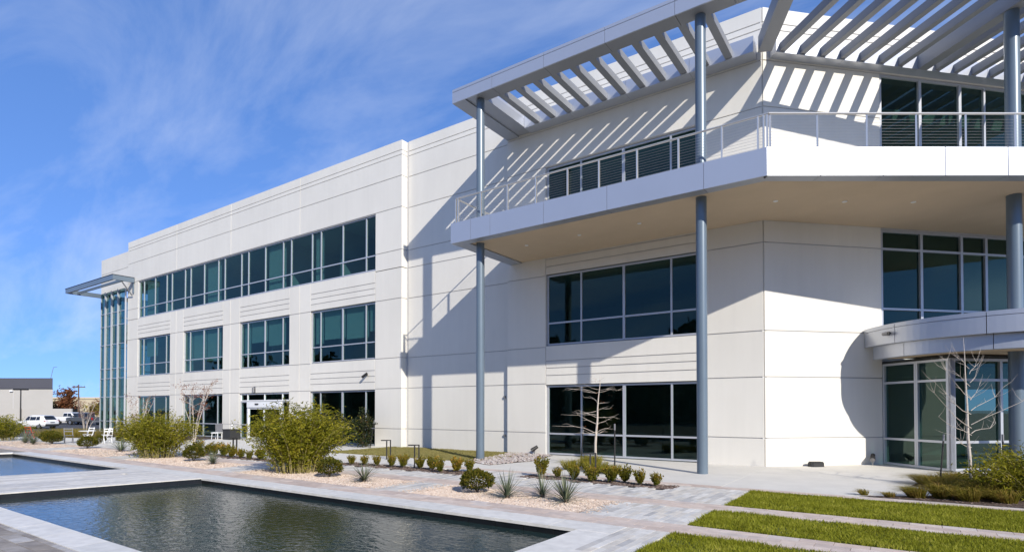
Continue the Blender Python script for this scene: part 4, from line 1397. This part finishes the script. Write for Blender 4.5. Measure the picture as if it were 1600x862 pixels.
magnolia((-23.55, 20.2, 0), 1.45, 2.05, "dark glossy magnolia bush against the window beside the white pier")
magnolia((-25.4, 20.1, 0), 1.45, 1.85, "dark magnolia bush half hidden behind the largest bamboo", 2000)
magnolia((-27.0, 20.3, 0), 1.2, 2.1, "thin dark magnolia rising behind the largest bamboo's crown", 1100)


def myrtle(loc, w, h, label, nl=420, lf="red_leaf", bark="bark_pale", seed=1):
    random.seed(seed)
    r = tag(empty("small_tree", loc), label, "tree")
    br = MB(); tips = []
    for k in range(7):
        a = random.uniform(0, 6.28); sp = w * .5 * random.uniform(.3, 1)
        p = [(0.06 * math.cos(a), .06 * math.sin(a), 0)]
        for t in (.35, .7, 1):
            p.append((math.cos(a) * sp * t ** 1.4 + random.gauss(0, .04), math.sin(a) * sp * t ** 1.4 + random.gauss(0, .04), h * t * random.uniform(.9, 1)))
        br.tube(p, [.026, .018, .011, .004], 5, False)
        for j in range(9):
            t = random.uniform(.4, 1); i0 = 1 if t < .7 else 2
            f = (t - (.35, .7)[i0 - 1]) / .35
            b0 = Vector(p[i0]).lerp(Vector(p[i0 + 1]), min(max(f, 0), 1))
            e = b0 + Vector((random.gauss(0, .22) * w / 2, random.gauss(0, .22) * w / 2, random.uniform(.1, .5)))
            br.tube([b0[:], ((b0 + e) / 2 + Vector((0, 0, .04)))[:], e[:]], [.009, .006, .002], 4, False)
            tips.append((b0, e))
    br.build("trunk", bark, r)
    P = []
    for i in range(nl):
        b0, e = random.choice(tips); q = b0.lerp(e, random.uniform(.4, 1.1)) + Vector((random.gauss(0, .06), random.gauss(0, .06), random.gauss(0, .06)))
        P.append(q[:])
    foliage("crown", lf, np.array(P), rng.normal(size=(nl, 3)), 0.075, 0.045, r)


myrtle((-34.6, 17.0, 0), 3.2, 3.7, "thin small tree with sparse red leaves before the ground-floor windows", 800, seed=3)
myrtle((-39.6, 16.2, 0), 2.2, 2.8, "thin red-leaved small tree next to the glazed corner", 380, seed=5)
myrtle((-61.5, 20.6, gz(-61.5)), 3.4, 3.3, "russet small tree left of the glazed building corner, before the trucks", 900, seed=8)
random.seed(31)

# ================================================================== STREET FURNITURE AND SMALL THINGS
def path_light(x, y, label, rz=0.0):
    r = tag(empty("path_light", (x, y, 0), rz), label, "path light", "dark path lights")
    for s in (-0.075, 0.075):
        MB().box(W0, s - .018, -.035, -.02, s + .018, .035, .74).build("post", "black_metal", r)
    MB().box(W0, -.30, -.04, .741, .094, .04, .775).build("lamp_head", "black_metal", r)
    MB().box(W0, -.29, -.03, .733, -.11, .03, .7405).build("diffuser", "grey_metal", r)


path_light(-7.26, 14.45, "dark two-post path light before the bare sapling by the big window", R_(35))
path_light(-13.95, 14.35, "dark path light in the shrub row, nearest the left column", R_(35))
path_light(-17.0, 15.9, "dark path light at the lawn edge near the white pier", R_(35))
path_light(-23.95, 13.5, "dark path light left of the largest bamboo", R_(35))

bx_ = tag(empty("bait_box", (-2.65, 22.42, 0), R_(45)), "black plastic box on the concrete at the foot of the turned white wall", "box")
mb = MB()
mb.prism([(-.25, -.09), (-.19, -.13), (.19, -.13), (.25, -.09), (.25, .09), (.19, .12), (-.19, .12), (-.25, .09)], 0.0, 0.13)
mb.build("body", "trim_black", bx_)
MB().prism([(-.23, -.08), (-.17, -.115), (.17, -.115), (.23, -.08), (.23, .08), (.17, .11), (-.17, .11), (-.23, .08)], 0.131, 0.165).build("lid", "rubber", bx_)
# things by the entrance door
pb = tag(empty("planter_box", (-36.6, 20.4, 0)), "black square box standing by the far wing's entrance", "box")
MB().box(W0, -.45, -.35, 0, .45, .35, .62).build("body", "trim_black", pb)
MB().box(W0, -.48, -.38, .621, .48, .38, .68).build("lid", "trim_black", pb)
MB().tube([(0, 0, .68), (0.05, 0, .85), (.15, -.05, .95)], .05, 8).build("spout", "white_paint", pb)
wc = tag(empty("garden_seat", (-37.7, 20.0, 0), 0.5), "small white garden seat next to the black box by the entrance", "seat")
MB().box(W0, -.25, -.25, .40, .25, .25, .46).build("seat", "white_paint", wc)
MB().box(W0, -.25, .22, .47, .25, .26, 1.0).build("backrest", "grey_metal", wc)
for sx in (-.22, .22):
    for sy in (-.22, .22):
        MB().tube([(sx, sy, 0), (sx * .9, sy * .9, .40)], .02, 6).build("leg", "white_paint", wc)


def bistro_chair(x, y, rz, label, matname="white_paint"):
    z = gz(x) + 0.05 if x < -46 else 0.0
    r = tag(empty("folding_chair", (x, y, z), rz), label, "chair", "folding bistro chairs")
    for s in (-.2, .2):
        MB().tube([(s, .22, 0), (s, -.10, .46), (s, -.22, .88)], .02, 6).build("leg", matname, r)
        MB().tube([(s * .9, -.24, 0), (s * .9, .18, .45)], .02, 6).build("leg", matname, r)
    for k in range(5):
        MB().box(W0, -.2, -.16 + k * .08, .445, .2, -.10 + k * .08, .462).build("seat_slat", matname, r)
    for z0 in (.66, .80):
        f = MB(); f.box(W0, -.2, -.185 - (z0 - .66) * .4, z0, .2, -.165 - (z0 - .66) * .4, z0 + .06)
        f.build("back_slat", matname, r)
    MB().tube([(-.2, .15, .06), (.2, .15, .06)], .01, 5).build("stretcher", matname, r)


bistro_chair(-40.5, 12.75, R_(-100), "grey folding bistro chair seen side-on, leftmost at the table", "grey_metal")
bistro_chair(-41.0, 13.9, R_(200), "white folding bistro chair behind the table, left of its pair")
bistro_chair(-39.7, 14.35, R_(170), "white folding bistro chair behind the table, right of its pair")
bistro_chair(-38.6, 14.05, R_(80), "white folding bistro chair seen side-on, rightmost at the table")
bistro_chair(-53.0, 14.3, R_(-70), "red folding chair near the parked white car", "red_paint")
tb = tag(empty("bistro_table", (-39.7, 13.4, 0)), "small round white bistro table among the folding chairs", "table")
MB().tube([(0, 0, .70), (0, 0, .725)], .42, 28).build("table_top", "white_paint", tb)
MB().tube([(0, 0, .03), (0, 0, .70)], .03, 8).build("pedestal", "white_paint", tb)
for k in range(3):
    a = k * 2.09
    MB().tube([(0, 0, .12), (.3 * math.cos(a), .3 * math.sin(a), .0)], .016, 6).build("leg", "white_paint", tb)


# ================================================================== CAR PARK
def wheel(parent, x, y, z, r, w):
    t = empty("wheel", (x, y, z), 0, parent)
    MB().tube([(0, -w / 2, 0), (0, w / 2, 0)], r, 20).build("tyre", "rubber", t, smooth=False)
    MB().tube([(0, -w / 2 - .012, 0), (0, w / 2 + .012, 0)], r * .62, 14).build("rim", "rim_alloy", t)


def loft(secs, matname, name, parent):
    """secs: list of (x, [(halfwidth, z), ...]) rings from bottom to top, mirrored"""
    mb = MB(); k = None
    for (x, ring) in secs:
        pts = [(x, -w, z) for w, z in ring] + [(x, w, z) for w, z in reversed(ring)]
        k = len(pts); mb.v += pts
    n = len(secs)
    for i in range(n - 1):
        for j in range(k):
            a, b2 = i * k + j, i * k + (j + 1) % k
            mb.f.append((a, b2, b2 + k, a + k))
    mb.f.append(tuple(range(k - 1, -1, -1))); mb.f.append(tuple((n - 1) * k + j for j in range(k)))
    o = mb.build(name, matname, parent, smooth=False)
    return o


def suv(loc, rz, label):
    r = tag(empty("parked_car", loc, rz), label, "car", "vehicles in the car park")
    def ring(w, zl, zb): return [(w * .9, zl), (w, zl + .18), (w, zb - .12), (w * .96, zb)]
    loft([(-2.40, ring(.80, .50, .92)), (-2.28, ring(.90, .36, 1.08)), (-1.5, ring(.95, .30, 1.10)), (0, ring(.96, .30, 1.04)), (1.1, ring(.95, .30, 1.00)), (2.0, ring(.90, .32, .90)), (2.38, ring(.78, .42, .74))], "car_white", "body", r)
    def gr(w, z0, z1): return [(w, z0), (w * .88, z1 - .08), (w * .78, z1)]
    loft([(-2.20, gr(.86, 1.06, 1.16)), (-1.75, gr(.89, 1.06, 1.62)), (-1.2, gr(.90, 1.04, 1.70)), (-.2, gr(.90, 1.02, 1.71)), (.45, gr(.88, 1.0, 1.58)), (1.15, gr(.84, .98, 1.02))], "car_white", "cabin", r)
    # glazing set just proud of the cabin sides
    for s in (-1, 1):
        for (x0, x1, u0, u1) in ((-1.55, -.95, -1.45, -1.0), (-.88, 0.02, -.92, -.02), (.10, .82, .06, .40)):
            MB().poly([(x0, s * .915, 1.10), (x1, s * .915, 1.08), (u1, s * .80, 1.56), (u0, s * .80, 1.56)]).build("side_window", "car_glass", r)
    MB().poly([(-2.21, -.70, 1.15), (-2.21, .70, 1.15), (-1.815, .62, 1.585), (-1.815, -.62, 1.585)]).build("rear_window", "car_glass", r)
    MB().poly([(1.10, -.72, 1.06), (1.10, .72, 1.06), (.52, .66, 1.55), (.52, -.66, 1.55)]).build("windscreen", "car_glass", r)
    for s in (-1, 1):
        o = MB().box(W0, -2.34, s * .50, .92, -2.12, s * .90, 1.04).build("tail_light", "tail_red", r)
        wheel(r, -1.42, s * .83, .35, .36, .24); wheel(r, 1.45, s * .83, .35, .36, .24)
        MB().box(W0, .62, s * .95, 1.04, .80, s * 1.08, 1.16).build("mirror", "car_white", r)
    MB().box(W0, -2.43, -.82, .34, -2.1, .82, .62).build("bumper", "trim_black", r)
    MB().box(W0, -2.44, -.26, .76, -2.36, .26, .88).build("number_plate", "grey_metal", r)
    MB().box(W0, -1.95, -.55, 1.67, -1.6, .55, 1.70).build("spoiler", "car_white", r)
    return r


def pickup(loc, rz, label, paint="car_white"):
    r = tag(empty("parked_pickup", loc, rz), label, "pickup truck", "vehicles in the car park")
    def ring(w, zl, zb): return [(w * .92, zl), (w, zl + .15), (w, zb - .1), (w * .97, zb)]
    loft([(-2.90, ring(.95, .55, 1.20)), (-2.7, ring(.99, .50, 1.22)), (-.9, ring(1.0, .48, 1.22)), (.9, ring(1.0, .48, 1.22)), (1.2, ring(1.0, .48, 1.24)), (2.5, ring(.97, .50, 1.18)), (2.85, ring(.93, .55, 1.08))], paint, "body", r)
    def gr(w, z0, z1): return [(w, z0), (w * .90, z1 - .08), (w * .82, z1)]
    loft([(-1.05, gr(.95, 1.2, 1.24)), (-.92, gr(.94, 1.2, 1.90)), (0, gr(.95, 1.2, 1.94)), (.6, gr(.94, 1.2, 1.88)), (1.35, gr(.92, 1.2, 1.26))], paint, "cabin", r)
    for s in (-1, 1):
        for (x0, x1, u0, u1) in ((-.86, -.05, -.84, -.06), (.03, .95, .02, .58)):
            MB().poly([(x0, s * .965, 1.28), (x1, s * .965, 1.28), (u1, s * .865, 1.80), (u0, s * .865, 1.80)]).build("side_window", "car_glass", r)
        wheel(r, -1.75, s * .88, .40, .41, .27); wheel(r, 1.85, s * .88, .40, .41, .27)
        MB().box(W0, 2.66, s * .58, .88, 2.90, s * .93, 1.08).build("headlight", "rim_alloy", r)
        MB().box(W0, -2.94, s * .80, .80, -2.80, s * .97, 1.16).build("tail_light", "tail_red", r)
        MB().box(W0, .85, s * 1.0, 1.28, 1.0, s * 1.2, 1.50).build("mirror", "trim_black", r)
    MB().poly([(1.335, -.80, 1.28), (1.335, .80, 1.28), (.66, .74, 1.84), (.66, -.74, 1.84)]).build("windscreen", "car_glass", r)
    MB().poly([(-1.06, -.72, 1.32), (-1.06, .72, 1.32), (-.955, .70, 1.78), (-.955, -.70, 1.78)]).build("rear_window", "car_glass", r)
    MB().box(W0, 2.80, -.55, .70, 2.92, .55, 1.06).build("grille", "trim_black", r)
    MB().box(W0, 2.82, -.95, .42, 3.0, .95, .66).build("bumper", "grey_metal", r)
    MB().box(W0, -3.0, -.92, .45, -2.85, .92, .66).build("bumper", "grey_metal", r)
    MB().box(W0, -2.75, -.86, 1.17, -1.0, .86, 1.226).build("bed_floor", "trim_black", r)
    return r


suv((-90.6, 25.2, -0.49), R_(202), "white parked car seen from behind, nearest the left picture edge")
pickup((-112.0, 35.8, -0.49), R_(22), "white pickup truck facing right in the car park, beyond the white car")
pickup((-106.5, 35.6, -0.49), R_(196), "dark grey pickup truck showing its red tail light beside the glazed corner", "car_grey")

# ================================================================== BACKGROUND
wh = tag(empty("warehouse", (-145, 45, -0.5)), "pale warehouse with a dark band along its roofline at the left edge", "building")
FW = Frame(-141.5, 41.8, 34.7)          # u along the wall to the right, v away
def wpart(o, root=wh):
    o.parent = root; o.matrix_parent_inverse = root.matrix_basis.inverted() if False else Matrix.Translation(-Vector(root.location))
    return o
_wp = [FW.p(-80, 0, 0)[:2], FW.p(0, 0, 0)[:2], FW.p(-28, 30, 0)[:2], FW.p(-108, 30, 0)[:2]]
wpart(MB().prism(_wp, -0.5, 6.1).build("wall", "warehouse_wall"))
_wp = [FW.p(-80, -.25, 0)[:2], FW.p(.15, -.25, 0)[:2], FW.p(-28.4, 30.3, 0)[:2], FW.p(-108, 30, 0)[:2]]
wpart(MB().prism(_wp, 6.101, 8.2).build("roof_band", "warehouse_band"))
for u in (-8, -16.5, -25):
    wpart(MB().box(FW, u, -.04, -0.5, u + .12, -.002, 5.99).build("joint", "groove_concrete"))
wpart(MB().box(FW, -8.5, -.35, 5.5, -7.9, -.05, 5.75).build("wall_lamp", "white_paint"))
dp = tag(empty("light_pole", (-134.0, 34.8, -0.5)), "dark double-headed lamp pole before the pale warehouse", "lamp post")
MB().tube([(0, 0, 0), (0, 0, 6.0)], [.12, .10], 8).build("pole", "black_metal", dp)
MB().box(Frame(0, 0, 34.7), -1.3, -.2, 5.95, 1.3, .2, 6.25).build("lamp_head", "black_metal", dp)
sw = tag(MB().box(Frame(-126.5, 40.2, 34.7), -60, 0, -0.5, 0, .3, 2.05).build("screen_wall", "warehouse_wall"), "long low pale wall standing before the warehouse behind the cars", "wall")
cb = tag(empty("far_building", (-180, 60, -.5)), "cream low building far behind the pickup trucks", "building")
FK = Frame(-190, 51, 34.7)
wpart(MB().box(FK, -20, 0, -0.5, 60, 30, 4.6).build("wall", "cream_wall"), cb)
wpart(MB().box(FK, -20.1, -.2, 4.601, 60.1, 30.1, 5.1).build("parapet", "cream_wall"), cb)
for k in range(6):
    wpart(MB().box(FK, 6 + k * 5, -.03, 0.5, 8.5 + k * 5, -.001, 2.6).build("window", "car_glass"), cb)
up_ = tag(empty("utility_pole", (-143.2, 46.7, -.5)), "brown wooden utility pole with a crossarm beyond the trucks", "utility pole")
MB().tube([(0, 0, 0), (0, 0, 7.6)], [.16, .12], 8).build("pole", "wood_pole", up_)
MB().box(Frame(0, 0, 34.7), -1.35, -.08, 7.0, 1.35, .08, 7.18).build("crossarm", "wood_pole", up_)
for s in (-1.2, -.5, .5, 1.2):
    x_, y_ = cam_axes(s, 0)
    MB().tube([(x_, y_, 7.181), (x_, y_, 7.4)], .05, 6).build("insulator", "grey_metal", up_)
an = tag(empty("roof_mast", (-143.5, 42.0, 8.2)), "thin slanted mast on the dark-banded warehouse roof", "mast")
x_, y_ = cam_axes(0.55, 0)
MB().tube([(0, 0, 0), (x_, y_, 2.3)], .045, 5).build("pole", "grey_metal", an)
MB().tube([(x_, y_, 2.3), (x_ * 2.3, y_ * 2.3, 2.35)], .04, 5).build("arm", "grey_metal", an)


def crown_tree(loc, w, h, label, leafmat, nl=1800, trunk_h=None, leaf=0.5, group="trees on the skyline"):
    r = tag(empty("tree", loc), label, "tree", group)
    th = trunk_h or h * .4
    MB().tube([(0, 0, 0), (0.1, 0, th), (0, .1, h * .8)], [w * .035, w * .028, w * .008], 7).build("trunk", "bark_brown", r)
    P = []
    cl = [(random.gauss(0, w * .20), random.gauss(0, w * .20), random.uniform(h * .35, h * .88)) for _ in range(16)]
    for i in range(nl):
        c = random.choice(cl); s = w * .13
        P.append((c[0] + random.gauss(0, s), c[1] + random.gauss(0, s), c[2] + random.gauss(0, s * .8)))
    P = np.array(P); P[:, 2] = np.clip(P[:, 2], h * .12, h * 1.02)
    foliage("crown", leafmat, P, rng.normal(size=(nl, 3)), leaf * rng.uniform(.6, 1.3, nl), leaf * .55, r)


crown_tree((-169.3, 52.9, -.5), 4.6, 8.0, "russet round tree above the cream building, left of the utility pole", "rust_leaf", 1500, leaf=.6)
crown_tree((-175, 50.6, -.5), 4.5, 6.0, "low dark evergreen tree left of the russet tree", "far_leaf", 1000, leaf=.6)
crown_tree((-160, 57.5, -.5), 3.8, 5.2, "dull red low tree right of the utility pole", "rust_leaf", 800, leaf=.5)
crown_tree((-126, 44.0, -.5), 3.2, 3.6, "yellow-brown small tree behind the pickup trucks", "sedge_leaf", 700, leaf=.3)
# woods across the road behind the viewer, mirrored in the window glass
nl = 26000
tx = rng.uniform(-150, 75, nl); 
hgt = 11.0 + 2.2 * np.sin(tx * .21) + 1.6 * np.sin(tx * .53 + 1) + 1.0 * np.sin(tx * 1.1)
tz = hgt * rng.random(nl) ** 0.8
P = np.c_[tx, -38 + rng.normal(0, 2.2, nl), tz]
wood = link("woodland", fast_mesh("woodland", leaf_faces(P, rng.normal(size=(nl, 3)), 1.9, 1.3), 4, "far_leaf", rng.random(nl)))
tag(wood, "dark evergreen woodland across the road, seen mirrored in the windows", "woods", kind="stuff")
